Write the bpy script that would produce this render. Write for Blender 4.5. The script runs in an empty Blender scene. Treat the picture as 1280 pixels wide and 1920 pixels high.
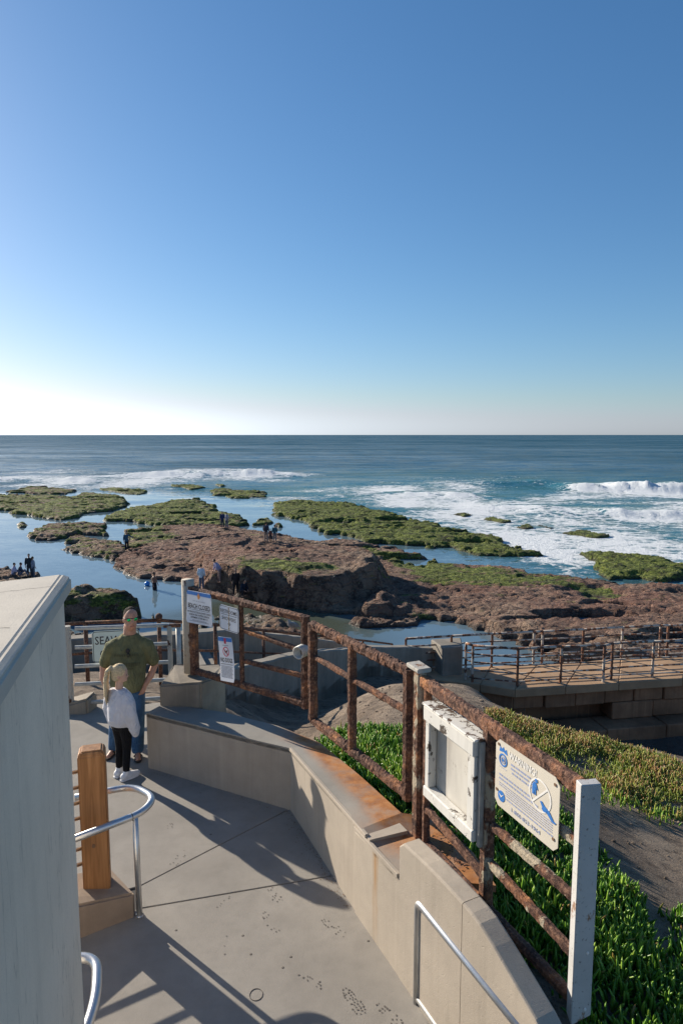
import bpy, bmesh, math, random
import numpy as np
from mathutils import Vector, Matrix

random.seed(7); rng = np.random.default_rng(7)
scene = bpy.context.scene
col = scene.collection

# ------------------------------------------------------------------ camera, sky, sun, exposure
F_PX, CAM_H = 1250.0, 3.86                       # focal length in pixels of a 1280 px wide frame
PITCH = math.atan(145 / F_PX)
cam_d = bpy.data.cameras.new('camera'); cam = bpy.data.objects.new('camera', cam_d); col.objects.link(cam)
cam.location = (0, 0, CAM_H); cam.rotation_euler = (math.pi / 2 - PITCH, 0, 0)
cam_d.sensor_fit = 'HORIZONTAL'; cam_d.sensor_width = 24; cam_d.lens = 24 * F_PX / 1280
cam_d.clip_start = 0.05; cam_d.clip_end = 120000
scene.camera = cam
SUN_AZ, SUN_EL = math.radians(-50), math.radians(22)      # azimuth from +Y, negative is left
sun_dir = Vector((math.sin(SUN_AZ) * math.cos(SUN_EL), math.cos(SUN_AZ) * math.cos(SUN_EL), math.sin(SUN_EL)))
world = bpy.data.worlds.new('World'); scene.world = world; world.use_nodes = True
wn = world.node_tree; wn.nodes.clear()
sky = wn.nodes.new('ShaderNodeTexSky'); sky.sky_type = 'NISHITA'; sky.sun_disc = False
sky.sun_elevation = SUN_EL; sky.sun_rotation = SUN_AZ
sky.air_density = 1.0; sky.dust_density = 0.35; sky.ozone_density = 6.0; sky.altitude = 0
bg = wn.nodes.new('ShaderNodeBackground'); bg.inputs[1].default_value = 0.09
wo = wn.nodes.new('ShaderNodeOutputWorld')
# the camera's colour rendering of the sky: one power and gain per channel, the same in every direction
sp = wn.nodes.new('ShaderNodeSeparateColor'); cbn = wn.nodes.new('ShaderNodeCombineColor'); wn.links.new(sky.outputs[0], sp.inputs[0])
for ch, (gm, gn) in enumerate([(1.15, 0.76), (0.95, 0.92), (0.85, 1.09)]):
    pw = wn.nodes.new('ShaderNodeMath'); pw.operation = 'POWER'; pw.inputs[1].default_value = gm; wn.links.new(sp.outputs[ch], pw.inputs[0])
    ml = wn.nodes.new('ShaderNodeMath'); ml.operation = 'MULTIPLY'; ml.inputs[1].default_value = gn; wn.links.new(pw.outputs[0], ml.inputs[0]); wn.links.new(ml.outputs[0], cbn.inputs[ch])
# warm tones at the horizon neutralised, as the camera's white balance did
sp2 = wn.nodes.new('ShaderNodeSeparateColor'); cb2 = wn.nodes.new('ShaderNodeCombineColor'); wn.links.new(cbn.outputs[0], sp2.inputs[0])
def at_least(sock, other, k):
    mx = wn.nodes.new('ShaderNodeMath'); mx.operation = 'MULTIPLY'; mx.inputs[1].default_value = k; wn.links.new(other, mx.inputs[0])
    mn = wn.nodes.new('ShaderNodeMath'); mn.operation = 'SMOOTH_MAX'; mn.inputs[2].default_value = 0.4; wn.links.new(sock, mn.inputs[0]); wn.links.new(mx.outputs[0], mn.inputs[1]); return mn.outputs[0]
sky_g = at_least(sp2.outputs[1], sp2.outputs[0], 1.09); sky_b = at_least(sp2.outputs[2], sky_g, 1.08)
wn.links.new(sp2.outputs[0], cb2.inputs[0]); wn.links.new(sky_g, cb2.inputs[1]); wn.links.new(sky_b, cb2.inputs[2])
wn.links.new(cb2.outputs[0], bg.inputs[0]); wn.links.new(bg.outputs[0], wo.inputs[0])
sl = bpy.data.lights.new('sun', 'SUN'); sl.energy = 5.0; sl.angle = math.radians(0.5); sl.color = (1.0, 0.90, 0.76)
sun = bpy.data.objects.new('sun', sl); col.objects.link(sun)
sun.rotation_euler = sun_dir.to_track_quat('Z', 'Y').to_euler()
scene.view_settings.view_transform = 'Standard'; scene.view_settings.look = 'None'
scene.view_settings.exposure = 0.72; scene.view_settings.gamma = 1.0
scene.view_settings.use_curve_mapping = False
scene.render.resolution_x, scene.render.resolution_y = 682, 1024

# ------------------------------------------------------------------ survey helpers: sight line -> point of the place
_fw = np.array([0, math.cos(PITCH), -math.sin(PITCH)]); _up = np.array([0, math.sin(PITCH), math.cos(PITCH)])
_rt = np.array([1., 0, 0]); _C = np.array([0, 0, CAM_H])
def ray(px, py): return _fw * F_PX + _rt * (px - 640) + _up * (960 - py)
def U(px, py, z=0.0):
    r = ray(px, py); return _C + r * ((z - CAM_H) / r[2])
def V(px, py, Y):
    r = ray(px, py); return _C + r * (Y / r[1])
def PL(px, py, a, b):
    a = np.array(a[:2]); b = np.array(b[:2]); d = b - a; n = np.array([-d[1], d[0]])
    r = ray(px, py); return _C + r * (np.dot(n, a) / np.dot(n, r[:2]))

# ------------------------------------------------------------------ noise in numpy
def _hash(ix, iy, iz, seed):
    h = (ix.astype(np.int64) * 374761393 + iy.astype(np.int64) * 668265263 + iz.astype(np.int64) * 2147483647 + seed * 144269) & 0xffffffff
    h = ((h ^ (h >> 13)) * 1274126177) & 0xffffffff
    h = ((h ^ (h >> 16)) * 2246822519) & 0xffffffff
    return ((h ^ (h >> 15)) & 0xffffff) / float(0xffffff)
def vnoise(x, y, z=0.0, seed=0):
    x = np.asarray(x, float); y = np.asarray(y, float); z = np.asarray(z, float) + np.zeros_like(x)
    ix, iy, iz = np.floor(x), np.floor(y), np.floor(z)
    fx, fy, fz = x - ix, y - iy, z - iz
    fx, fy, fz = [t * t * (3 - 2 * t) for t in (fx, fy, fz)]
    r = 0
    for a in (0, 1):
        for b in (0, 1):
            for c in (0, 1):
                w = (fx if a else 1 - fx) * (fy if b else 1 - fy) * (fz if c else 1 - fz)
                r = r + w * _hash(ix + a, iy + b, iz + c, seed)
    return r * 2 - 1
def fbm(x, y, z=0.0, octv=4, seed=0, gain=0.5):
    r = 0; a = 1.0; s = 1.0; t = 0
    for k in range(octv):
        r = r + a * vnoise(x * s, y * s, z * s, seed + k * 17); t += a; a *= gain; s *= 2.03
    return r / t
def sstep(a, b, x):
    t = np.clip((x - a) / (b - a), 0, 1); return t * t * (3 - 2 * t)
def poly_sd(x, y, P):
    """signed distance to a polygon in plan, positive inside"""
    P = np.asarray(P, float); n = len(P); d = np.full(x.shape, 1e18); ins = np.zeros(x.shape, bool)
    for i in range(n):
        ax, ay = P[i][:2]; bx, by = P[(i + 1) % n][:2]
        ex, ey = bx - ax, by - ay
        t = np.clip(((x - ax) * ex + (y - ay) * ey) / (ex * ex + ey * ey + 1e-12), 0, 1)
        d = np.minimum(d, (x - ax - t * ex) ** 2 + (y - ay - t * ey) ** 2)
        c = ((ay > y) != (by > y)) & (x < ex * (y - ay) / (ey + 1e-12 * (ey == 0)) + ax)
        ins ^= c
    return np.where(ins, 1, -1) * np.sqrt(d)

# ------------------------------------------------------------------ object helpers
def tag(o, label=None, cat=None, group=None, kind=None):
    if label: o['label'] = label
    if cat: o['category'] = cat
    if group: o['group'] = group
    if kind: o['kind'] = kind
    return o
def empty(name, loc, label=None, cat=None, group=None, kind=None):
    o = bpy.data.objects.new(name, None); col.objects.link(o); o.location = Vector(loc); o.empty_display_size = 0.1
    return tag(o, label, cat, group, kind)
def root_of(o):
    p = Vector((0, 0, 0))
    while o is not None: p += o.location; o = o.parent
    return p
def link(name, me, mat, parent=None, smooth=False):
    o = bpy.data.objects.new(name, me); col.objects.link(o)
    if mat is not None:
        if isinstance(mat, (list, tuple)):
            for m in mat: me.materials.append(m)
        else: me.materials.append(mat)
    if parent is not None: o.parent = parent
    if smooth: me.polygons.foreach_set('use_smooth', [True] * len(me.polygons))
    return o
def np_mesh(name, verts, faces, attrs=None):
    """verts (n,3), faces (m,4) or (m,3) arrays"""
    me = bpy.data.meshes.new(name); verts = np.ascontiguousarray(verts, np.float32); faces = np.ascontiguousarray(faces, np.int32)
    k = faces.shape[1]
    me.vertices.add(len(verts)); me.vertices.foreach_set('co', verts.ravel())
    me.loops.add(faces.size); me.loops.foreach_set('vertex_index', faces.ravel())
    me.polygons.add(len(faces)); me.polygons.foreach_set('loop_start', np.arange(0, faces.size, k, dtype=np.int32))
    try: me.polygons.foreach_set('loop_total', np.full(len(faces), k, np.int32))
    except Exception: pass
    me.update(calc_edges=True)
    if attrs:
        for an, av in attrs.items():
            a = me.attributes.new(an, 'FLOAT', 'POINT'); a.data.foreach_set('value', np.ascontiguousarray(av, np.float32))
    me.validate()
    return me
class MB:
    """collects shapes in world coordinates, builds ONE mesh object"""
    def __init__(s): s.v = []; s.f = []
    def add(s, v, f):
        n = len(s.v); s.v += [tuple(map(float, p)) for p in v]; s.f += [tuple(i + n for i in q) for q in f]; return s
    def build(s, name, mat, parent=None, smooth=False, bevel=0.0, seg=1, base=None):
        off = root_of(parent) if parent is not None else Vector((0, 0, 0))
        if parent is None and base is not None: off = Vector(base)
        me = bpy.data.meshes.new(name)
        me.from_pydata([(p[0] - off.x, p[1] - off.y, p[2] - off.z) for p in s.v], [], s.f)
        if bevel > 0:
            bm = bmesh.new(); bm.from_mesh(me); bmesh.ops.recalc_face_normals(bm, faces=bm.faces)
            ed = [e for e in bm.edges if e.is_manifold and e.calc_face_angle(0) > 0.4]
            bmesh.ops.bevel(bm, geom=ed, offset=bevel, segments=seg, affect='EDGES', clamp_overlap=True)
            bm.to_mesh(me); bm.free()
        else:
            bm = bmesh.new(); bm.from_mesh(me); bmesh.ops.recalc_face_normals(bm, faces=bm.faces); bm.to_mesh(me); bm.free()
        o = link(name, me, mat, parent, smooth)
        if parent is None and base is not None: o.location = off
        return o
    def prism(s, P, z0, z1):
        """plan polygon P, bottom z0, top z1 (numbers or one per vertex)"""
        n = len(P); a = z0 if hasattr(z0, '__len__') else [z0] * n; b = z1 if hasattr(z1, '__len__') else [z1] * n
        v = [(p[0], p[1], a[i]) for i, p in enumerate(P)] + [(p[0], p[1], b[i]) for i, p in enumerate(P)]
        f = [tuple(range(n - 1, -1, -1)), tuple(range(n, 2 * n))] + [(i, (i + 1) % n, n + (i + 1) % n, n + i) for i in range(n)]
        return s.add(v, f)
    def box(s, c, ex, ey, ez):
        """centre and three half-axis vectors"""
        c, ex, ey, ez = [np.asarray(t, float) for t in (c, ex, ey, ez)]
        v = [c + i * ex + j * ey + k * ez for k in (-1, 1) for j in (-1, 1) for i in (-1, 1)]
        return s.add(v, [(0, 2, 3, 1), (4, 5, 7, 6), (0, 1, 5, 4), (2, 6, 7, 3), (0, 4, 6, 2), (1, 3, 7, 5)])
    def tube(s, pts, r, n=10, caps=True):
        """round tube through points; r number or list"""
        P = [np.asarray(p, float) for p in pts]; m = len(P); R = r if hasattr(r, '__len__') else [r] * m
        v = []; up = None
        for i in range(m):
            t = P[min(i + 1, m - 1)] - P[max(i - 1, 0)]; t = t / (np.linalg.norm(t) + 1e-12)
            if up is None:
                a = np.array([0, 0, 1.]) if abs(t[2]) < 0.9 else np.array([1., 0, 0])
                up = np.cross(t, a); up /= np.linalg.norm(up)
            up = up - t * np.dot(up, t); up /= np.linalg.norm(up); w = np.cross(t, up)
            for k in range(n):
                an = 2 * math.pi * k / n; v.append(P[i] + R[i] * (math.cos(an) * up + math.sin(an) * w))
        f = [(i * n + k, i * n + (k + 1) % n, (i + 1) * n + (k + 1) % n, (i + 1) * n + k) for i in range(m - 1) for k in range(n)]
        if caps: f += [tuple(range(n - 1, -1, -1)), tuple(range((m - 1) * n, m * n))]
        return s.add(v, f)
    def bar(s, a, b, w, h, up=(0, 0, 1), rough=0.0, step=0.03, seed=0, round_=0.25):
        """rectangular bar from a to b, w across, h along up; rough = flaking displacement"""
        a, b, up = [np.asarray(t, float) for t in (a, b, up)]; L = np.linalg.norm(b - a); t = (b - a) / L
        up = up - t * np.dot(up, t); up /= np.linalg.norm(up); x = np.cross(t, up)
        c = round_ * min(w, h)
        prof = []
        q = [(-w/2, -h/2 + c), (-w/2, h/2 - c), (-w/2 + c, h/2), (w/2 - c, h/2), (w/2, h/2 - c), (w/2, -h/2 + c), (w/2 - c, -h/2), (-w/2 + c, -h/2)]
        if rough > 0:
            for i in range(8):
                p0, p1 = np.array(q[i]), np.array(q[(i + 1) % 8]); prof.append(p0)
                if i % 2 == 0: prof += [p0 * .67 + p1 * .33, p0 * .33 + p1 * .67]
        else: prof = [np.array(p) for p in q]
        n = len(prof); m = max(2, int(L / step) + 1) if rough > 0 else 2
        ts = np.linspace(0, L, m); pr = np.array(prof)
        G = a + ts[:, None, None] * t + pr[None, :, 0:1] * x + pr[None, :, 1:2] * up
        if rough > 0:
            nr = pr / np.linalg.norm(pr, axis=1)[:, None]
            D = nr[:, 0:1] * x + nr[:, 1:2] * up
            d = fbm(G[..., 0] * 22, G[..., 1] * 22, G[..., 2] * 22, 3, seed) * rough + np.maximum(0, fbm(G[..., 0] * 60, G[..., 1] * 60, G[..., 2] * 60, 2, seed + 5)) * rough * 1.2
            G = G + 0.62 * d[..., None] * D[None]
        v = G.reshape(-1, 3)
        f = [(i * n + k, i * n + (k + 1) % n, (i + 1) * n + (k + 1) % n, (i + 1) * n + k) for i in range(m - 1) for k in range(n)]
        f += [tuple(range(n - 1, -1, -1)), tuple(range((m - 1) * n, m * n))]
        return s.add(v, f)
    def loft(s, rings, n=20):
        """closed solid through rings (centre, rx, ry[, angle z]) lying in horizontal planes"""
        v = []
        for c, rx, ry, *an in rings:
            a0 = an[0] if an else 0
            for k in range(n):
                t = 2 * math.pi * k / n; x, y = rx * math.cos(t), ry * math.sin(t)
                v.append((c[0] + x * math.cos(a0) - y * math.sin(a0), c[1] + x * math.sin(a0) + y * math.cos(a0), c[2]))
        m = len(rings)
        f = [(i * n + k, i * n + (k + 1) % n, (i + 1) * n + (k + 1) % n, (i + 1) * n + k) for i in range(m - 1) for k in range(n)]
        f += [tuple(range(n - 1, -1, -1)), tuple(range((m - 1) * n, m * n))]
        return s.add(v, f)
    def ball(s, c, r, n=14, m=8, M=None):
        """ellipsoid; r three radii; M optional 3x3 rotation"""
        r = np.asarray(r if hasattr(r, '__len__') else (r, r, r), float); c = np.asarray(c, float); v = []
        for i in range(1, m):
            ph = math.pi * i / m
            for k in range(n):
                t = 2 * math.pi * k / n; p = r * np.array([math.sin(ph) * math.cos(t), math.sin(ph) * math.sin(t), math.cos(ph)])
                v.append(c + (M @ p if M is not None else p))
        top = r * np.array([0, 0, 1.]); v += [c + (M @ top if M is not None else top), c - (M @ top if M is not None else top)]
        a = (m - 1) * n
        f = [(i * n + k, (i + 1) * n + k, (i + 1) * n + (k + 1) % n, i * n + (k + 1) % n) for i in range(m - 2) for k in range(n)]
        f += [(a, k, (k + 1) % n) for k in range(n)] + [(a + 1, (m - 2) * n + (k + 1) % n, (m - 2) * n + k) for k in range(n)]
        return s.add(v, f)
    def limb(s, pts, rad, n=12):
        """tapered limb with rounded ends"""
        P = [np.asarray(p, float) for p in pts]; s.tube(P, rad, n)
        s.ball(P[0], rad[0] * 1.0, 10, 6); s.ball(P[-1], rad[-1] * 1.0, 10, 6); return s
    def xform(s, M):
        s.v = [tuple(M @ Vector(p)) for p in s.v]; return s
def grow(mb, voxel, name, mat, parent, M=None, smooth_it=4):
    """fuse the collected closed shapes into one continuous skin"""
    me = bpy.data.meshes.new('tmp'); me.from_pydata(mb.v, [], mb.f)
    bm = bmesh.new(); bm.from_mesh(me); bmesh.ops.recalc_face_normals(bm, faces=bm.faces); bm.to_mesh(me); bm.free()
    o = bpy.data.objects.new('tmp', me); col.objects.link(o)
    r = o.modifiers.new('r', 'REMESH'); r.mode = 'VOXEL'; r.voxel_size = voxel
    if smooth_it:
        q = o.modifiers.new('s', 'SMOOTH'); q.factor = 0.5; q.iterations = smooth_it
    dg = bpy.context.evaluated_depsgraph_get(); dg.update()
    out = bpy.data.meshes.new_from_object(o.evaluated_get(dg), depsgraph=dg)
    bpy.data.objects.remove(o); bpy.data.meshes.remove(me); out.name = name
    if M is not None: out.transform(M)
    out.materials.clear()
    return link(name, out, mat, parent, True)

# ------------------------------------------------------------------ material helpers
class NT:
    def __init__(s, name):
        s.m = bpy.data.materials.new(name); s.m.use_nodes = True; s.t = s.m.node_tree; s.t.nodes.clear()
        s.out = s.t.nodes.new('ShaderNodeOutputMaterial')
        s.pos = s.t.nodes.new('ShaderNodeNewGeometry').outputs['Position']
    def n(s, typ, props=None, **inp):
        d = s.t.nodes.new('ShaderNode' + typ)
        for k, v in (props or {}).items(): setattr(d, k, v)
        for k, v in inp.items():
            i = d.inputs[int(k[1:])] if k[0] == 'i' and k[1:].isdigit() else d.inputs[k.replace('_', ' ')]
            s.set(i, v)
        return d
    def set(s, i, v):
        if isinstance(v, bpy.types.NodeSocket): s.t.links.new(v, i)
        elif isinstance(v, (tuple, list)) and i.type == 'RGBA' and len(v) == 3: i.default_value = (*v, 1)
        else: i.default_value = v
    def noise(s, scale, detail=4, rough=0.55, vec=None, dist=0.0):
        return s.n('TexNoise', None, Vector=vec if vec is not None else s.pos, Scale=float(scale), Detail=float(detail), Roughness=float(rough), Distortion=float(dist)).outputs
    def map(s, scale=(1, 1, 1), rot=(0, 0, 0), vec=None):
        return s.n('Mapping', None, Vector=vec if vec is not None else s.pos, Scale=scale, Rotation=rot).outputs[0]
    def ramp(s, fac, stops, interp='LINEAR'):
        r = s.n('ValToRGB', None, Fac=fac); e = r.color_ramp.elements; r.color_ramp.interpolation = interp
        while len(e) < len(stops): e.new(0.5)
        for k, (p, c) in enumerate(stops):
            e[k].position = p; e[k].color = (c, c, c, 1) if not hasattr(c, '__len__') else (*c, 1)
        return r.outputs[0]
    def mix(s, fac, a, b, blend='MIX'):
        d = s.t.nodes.new('ShaderNodeMix'); d.data_type = 'RGBA'; d.blend_type = blend
        s.set(d.inputs[0], fac); s.set(d.inputs[6], a); s.set(d.inputs[7], b); return d.outputs[2]
    def math(s, op, a, b=0.0, clamp=False):
        d = s.n('Math', {'operation': op, 'use_clamp': clamp}); s.set(d.inputs[0], a); s.set(d.inputs[1], b); return d.outputs[0]
    def attr(s, name): return s.n('Attribute', {'attribute_name': name}).outputs['Fac']
    def bump(s, h, strength=0.4, dist=0.01, normal=None):
        d = s.n('Bump', None, Height=h, Strength=float(strength), Distance=float(dist))
        if normal is not None: s.set(d.inputs['Normal'], normal)
        return d.outputs[0]
    def done(s, color, rough=0.8, normal=None, metal=0.0, spec=0.5, **kw):
        b = s.n('BsdfPrincipled', None, Base_Color=color, Roughness=rough, Metallic=metal, **kw)
        b.inputs['Specular IOR Level'].default_value = spec
        if normal is not None: s.set(b.inputs['Normal'], normal)
        s.t.links.new(b.outputs[0], s.out.inputs[0]); return s.m
def plain(name, c, rough=0.6, metal=0.0, var=0.12, scale=30.0, bump=0.0, spec=0.5):
    t = NT(name); n = t.noise(scale, 4)[0]
    lo = tuple(x * (1 - var) for x in c); hi = tuple(min(1, x * (1 + var)) for x in c)
    cc = t.ramp(n, [(0.3, lo), (0.7, hi)])
    return t.done(cc, rough, t.bump(n, bump, 0.004) if bump else None, metal, spec)

def concrete(name, base, dark=0.75, stain=0.25, streak=0.0, fine=1.0, rust_attr=False, blotch=1.3, crack=0.0):
    t = NT(name)
    big = t.noise(blotch, 5, 0.6)[0]; mid = t.noise(7, 6, 0.65)[0]; fin = t.noise(140, 3, 0.7)[0]
    c = t.ramp(big, [(0.30, tuple(x * dark for x in base)), (0.62, base), (0.8, tuple(min(1, x * 1.08) for x in base))])
    c = t.mix(t.math('MULTIPLY', t.ramp(mid, [(0.45, 0), (0.75, 1)]), stain), c, tuple(x * 0.62 for x in base))
    c = t.mix(t.math('MULTIPLY', t.ramp(fin, [(0.35, 1), (0.5, 0)]), 0.25 * fine), c, tuple(x * 0.6 for x in base))
    if streak:
        sv = t.noise(1.0, 5, 0.6, vec=t.map((9, 9, 0.5)), dist=0.5)[0]
        c = t.mix(t.math('MULTIPLY', t.ramp(sv, [(0.5, 0), (0.68, 1)]), streak), c, tuple(x * 0.55 for x in base))
        sw = t.noise(1.0, 4, 0.5, vec=t.map((14, 14, 0.35)))[0]
        c = t.mix(t.math('MULTIPLY', t.ramp(sw, [(0.60, 0), (0.72, 1)]), streak * 0.6), c, tuple(min(1, x * 1.25) for x in base))
    if crack:
        for sc, seedv in ((2.6, 0.0), (1.3, 7.0)):
            ln = t.noise(1.0, 5, 0.6, vec=t.map((sc, sc, sc * 0.16)), dist=0.25)[0]
            c = t.mix(t.math('MULTIPLY', t.ramp(t.math('ABSOLUTE', t.math('SUBTRACT', ln, 0.5)), [(0.0, 1), (0.0045, 0)]), crack), c, tuple(x * 0.35 for x in base))
    if rust_attr:
        rn = t.noise(5, 6, 0.7)[0]
        ra = t.math('MULTIPLY', t.attr('rust'), t.ramp(rn, [(0.30, 0.35), (0.55, 1.0)]), True)
        rc = t.ramp(t.noise(9, 5, 0.6)[0], [(0.3, (0.22, 0.075, 0.02)), (0.6, (0.40, 0.17, 0.055)), (0.8, (0.36, 0.22, 0.11))])
        c = t.mix(ra, c, rc)
    pit = t.noise(55, 2, 0.5)[0]
    h = t.math('ADD', t.math('MULTIPLY', t.ramp(pit, [(0.28, 0), (0.36, 1)]), 0.6), fin)
    h = t.math('ADD', h, t.math('MULTIPLY', mid, 1.5))
    return t.done(c, 0.85, t.bump(h, 0.35, 0.004), spec=0.3)

def rust(name, paint=0.0, paint_col=(0.55, 0.55, 0.53), dark=1.0, bump=0.9):
    t = NT(name)
    a = t.noise(5.5, 9, 0.74)[0]; b = t.noise(38, 5, 0.7)[0]; c3 = t.noise(4.0, 3, 0.5)[0]
    c = t.ramp(a, [(0.36, (0.030 * dark, 0.016 * dark, 0.013 * dark)), (0.50, (0.080 * dark, 0.040 * dark, 0.028 * dark)), (0.60, (0.17 * dark, 0.072 * dark, 0.034 * dark)), (0.70, (0.40 * dark, 0.18 * dark, 0.07 * dark))])
    c = t.mix(t.ramp(b, [(0.50, 0), (0.66, 0.75)]), c, (0.24 * dark, 0.135 * dark, 0.085 * dark))
    c = t.mix(t.ramp(b, [(0.28, 0.85), (0.44, 0)]), c, (0.03, 0.016, 0.012))
    if paint > 0:
        m = t.math('ADD', t.math('MULTIPLY', t.noise(6.0, 6, 0.65, vec=t.map((1, 1, 0.6)))[0], 0.7), t.math('MULTIPLY', c3, 0.3))
        e = 0.62 - 0.27 * paint
        pm = t.ramp(m, [(e, 0), (e + 0.035, 1)])
        pc = t.mix(t.ramp(b, [(0.4, 0), (0.75, 0.5)]), paint_col, (0.36, 0.25, 0.15))
        c = t.mix(pm, c, pc)
        h = t.math('ADD', b, t.math('MULTIPLY', pm, 0.6))
    else: h = t.math('ADD', b, t.math('MULTIPLY', a, 1.4))
    return t.done(c, 0.85, t.bump(h, bump, 0.012), 0.0, 0.25)

# ------------------------------------------------------------------ materials
M = {}
M['floor'] = concrete('platform_concrete', (0.305, 0.28, 0.245), 0.80, 0.40, 0.0)
M['wall'] = concrete('wall_concrete', (0.42, 0.36, 0.29), 0.84, 0.24, 0.24)
M['cap'] = concrete('cap_concrete', (0.29, 0.27, 0.235), 0.78, 0.3, 0.0, rust_attr=True)
M['tall'] = concrete('retaining_concrete', (0.76, 0.665, 0.535), 0.88, 0.18, 0.12, crack=0.40)
M['coping'] = concrete('coping_concrete', (0.55, 0.50, 0.42), 0.86, 0.22, 0.0)
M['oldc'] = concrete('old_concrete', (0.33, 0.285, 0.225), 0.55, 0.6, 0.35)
M['stairwall'] = concrete('stair_wall_concrete', (0.30, 0.27, 0.225), 0.6, 0.5, 0.5)
M['blockc'] = concrete('footing_concrete', (0.33, 0.25, 0.185), 0.6, 0.5, 0.3)
M['walk'] = concrete('walkway_concrete', (0.46, 0.30, 0.18), 0.6, 0.5, 0.0, blotch=0.6)
M['seawall'] = concrete('seawall_concrete', (0.34, 0.185, 0.105), 0.4, 0.6, 0.6, blotch=0.9)
M['joint'] = plain('joint_dark', (0.06, 0.055, 0.05), 0.9)
M['print'] = plain('worn_print', (0.13, 0.115, 0.097), 0.9)
M['rust'] = rust('rusted_steel', 0.0, dark=1.35); M['rust2'] = rust('flaking_steel', 0.0, dark=1.5); M['rust_o'] = rust('orange_rust', 0.0, dark=1.6, bump=0.5)
M['rustp'] = rust('rusted_painted_steel', 0.36, (0.36, 0.31, 0.23), 1.25); M['postp'] = rust('painted_post_steel', 0.72, (0.42, 0.39, 0.33), 1.3, bump=0.3)
M['walkrail'] = rust('weathered_rail_paint', 0.50, (0.50, 0.46, 0.40), 1.7, 0.3)
def _wpost():
    t = NT('white_painted_post'); n = t.noise(45, 5, 0.7)[0]; m = t.noise(11, 6, 0.7, vec=t.map((1, 1, .45)))[0]; g = t.noise(2.5, 4)[0]
    c = t.ramp(g, [(0.3, (0.42, 0.41, 0.39)), (0.7, (0.56, 0.55, 0.53))])
    c = t.mix(t.ramp(n, [(0.33, 0.9), (0.39, 0)]), c, (0.16, 0.145, 0.13))
    c = t.mix(t.ramp(m, [(0.37, 0.9), (0.42, 0)]), c, (0.25, 0.125, 0.06))
    return t.done(c, 0.6, t.bump(n, 0.3, 0.003), spec=0.3)
M['white_post'] = _wpost()
M['galv'] = plain('galvanised_paint', (0.43, 0.43, 0.40), 0.5, 0.3, 0.2, 14)
M['galvr'] = rust('galvanised_rusting', 0.82, (0.42, 0.41, 0.37), 1.3, 0.3)
def _steel():
    t = NT('brushed_steel'); n = t.noise(180, 3)[0]; g = t.noise(8, 4)[0]
    return t.done(t.ramp(g, [(0.3, (0.50, 0.51, 0.52)), (0.7, (0.64, 0.64, 0.63))]), t.ramp(n, [(0.3, 0.28), (0.7, 0.42)]), t.bump(n, 0.08, 0.001), 0.9)
M['steel'] = _steel()
def _wood():
    t = NT('redwood_post')
    v = t.map((26, 26, 1.4)); g = t.noise(1.0, 6, 0.6, vec=v, dist=0.6)[0]; b = t.noise(2.2, 3)[0]
    c = t.ramp(g, [(0.30, (0.17, 0.072, 0.024)), (0.5, (0.30, 0.14, 0.052)), (0.72, (0.40, 0.20, 0.085))])
    c = t.mix(t.ramp(b, [(0.4, 0), (0.75, 0.45)]), c, (0.19, 0.10, 0.048))
    return t.done(c, 0.6, t.bump(g, 0.35, 0.004), spec=0.35)
M['wood'] = _wood()
def _white_wood():
    t = NT('peeling_white_paint')
    p = t.noise(7, 8, 0.72, dist=0.4)[0]; g = t.noise(1.0, 5, vec=t.map((30, 30, 2.5)))[0]; b = t.noise(1.5, 3)[0]
    peel = t.ramp(t.math('ADD', t.math('MULTIPLY', p, 0.75), t.math('MULTIPLY', b, 0.25)), [(0.42, 1), (0.45, 0)])
    c = t.mix(t.ramp(g, [(0.45, 0), (0.75, 0.4)]), (0.64, 0.62, 0.57), (0.42, 0.40, 0.36))
    c = t.mix(peel, c, (0.075, 0.058, 0.045))
    return t.done(c, 0.7, t.bump(t.math('SUBTRACT', g, peel), 0.4, 0.004), spec=0.3)
M['wpaint'] = _white_wood()
def _peel():
    t = NT('badly_peeled_white_paint'); p = t.noise(16, 8, 0.75, dist=0.6)[0]; b = t.noise(3.5, 3)[0]
    k = t.ramp(t.math('ADD', t.math('MULTIPLY', p, 0.7), t.math('MULTIPLY', b, 0.3)), [(0.455, 1), (0.475, 0)])
    c = t.mix(k, (0.66, 0.64, 0.58), t.mix(b, (0.06, 0.045, 0.035), (0.16, 0.09, 0.05)))
    return t.done(c, 0.75, t.bump(t.math('MULTIPLY', k, -1.0), 0.6, 0.004), spec=0.3)
M['peel'] = _peel()
M['greyboard'] = plain('bare_grey_board', (0.30, 0.28, 0.25), 0.8, 0, 0.25, 9, 0.3)
def _glazed():
    t = NT('cloudy_case_board'); n = t.noise(1.0, 4, vec=t.map((6, 6, 1.2)))[0]; p = t.noise(9, 7, 0.7)[0]
    c = t.ramp(n, [(0.3, (0.34, 0.31, 0.27)), (0.6, (0.55, 0.52, 0.46)), (0.8, (0.62, 0.60, 0.55))])
    c = t.mix(t.ramp(p, [(0.30, 0.8), (0.38, 0)]), c, (0.16, 0.13, 0.10))
    return t.done(c, 0.6, t.bump(p, 0.2, 0.003))
M['casepanel'] = _glazed()
M['sign_w'] = plain('sign_white', (0.66, 0.68, 0.72), 0.45, 0, 0.05, 8)
M['sign_g'] = plain('sign_greenish_white', (0.62, 0.70, 0.62), 0.45, 0, 0.05, 8)
M['sign_tan'] = plain('sign_faded_cream', (0.60, 0.55, 0.46), 0.5, 0, 0.05, 6)
M['ink'] = plain('ink_black', (0.022, 0.022, 0.026), 0.6)
M['ink_soft'] = plain('ink_grey', (0.14, 0.14, 0.17), 0.6)
M['ink_blue'] = plain('ink_blue', (0.03, 0.17, 0.50), 0.5)
M['ink_fade'] = plain('ink_faded_blue', (0.27, 0.31, 0.45), 0.6)
M['ink_white'] = plain('ink_white', (0.76, 0.74, 0.70), 0.5)
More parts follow.
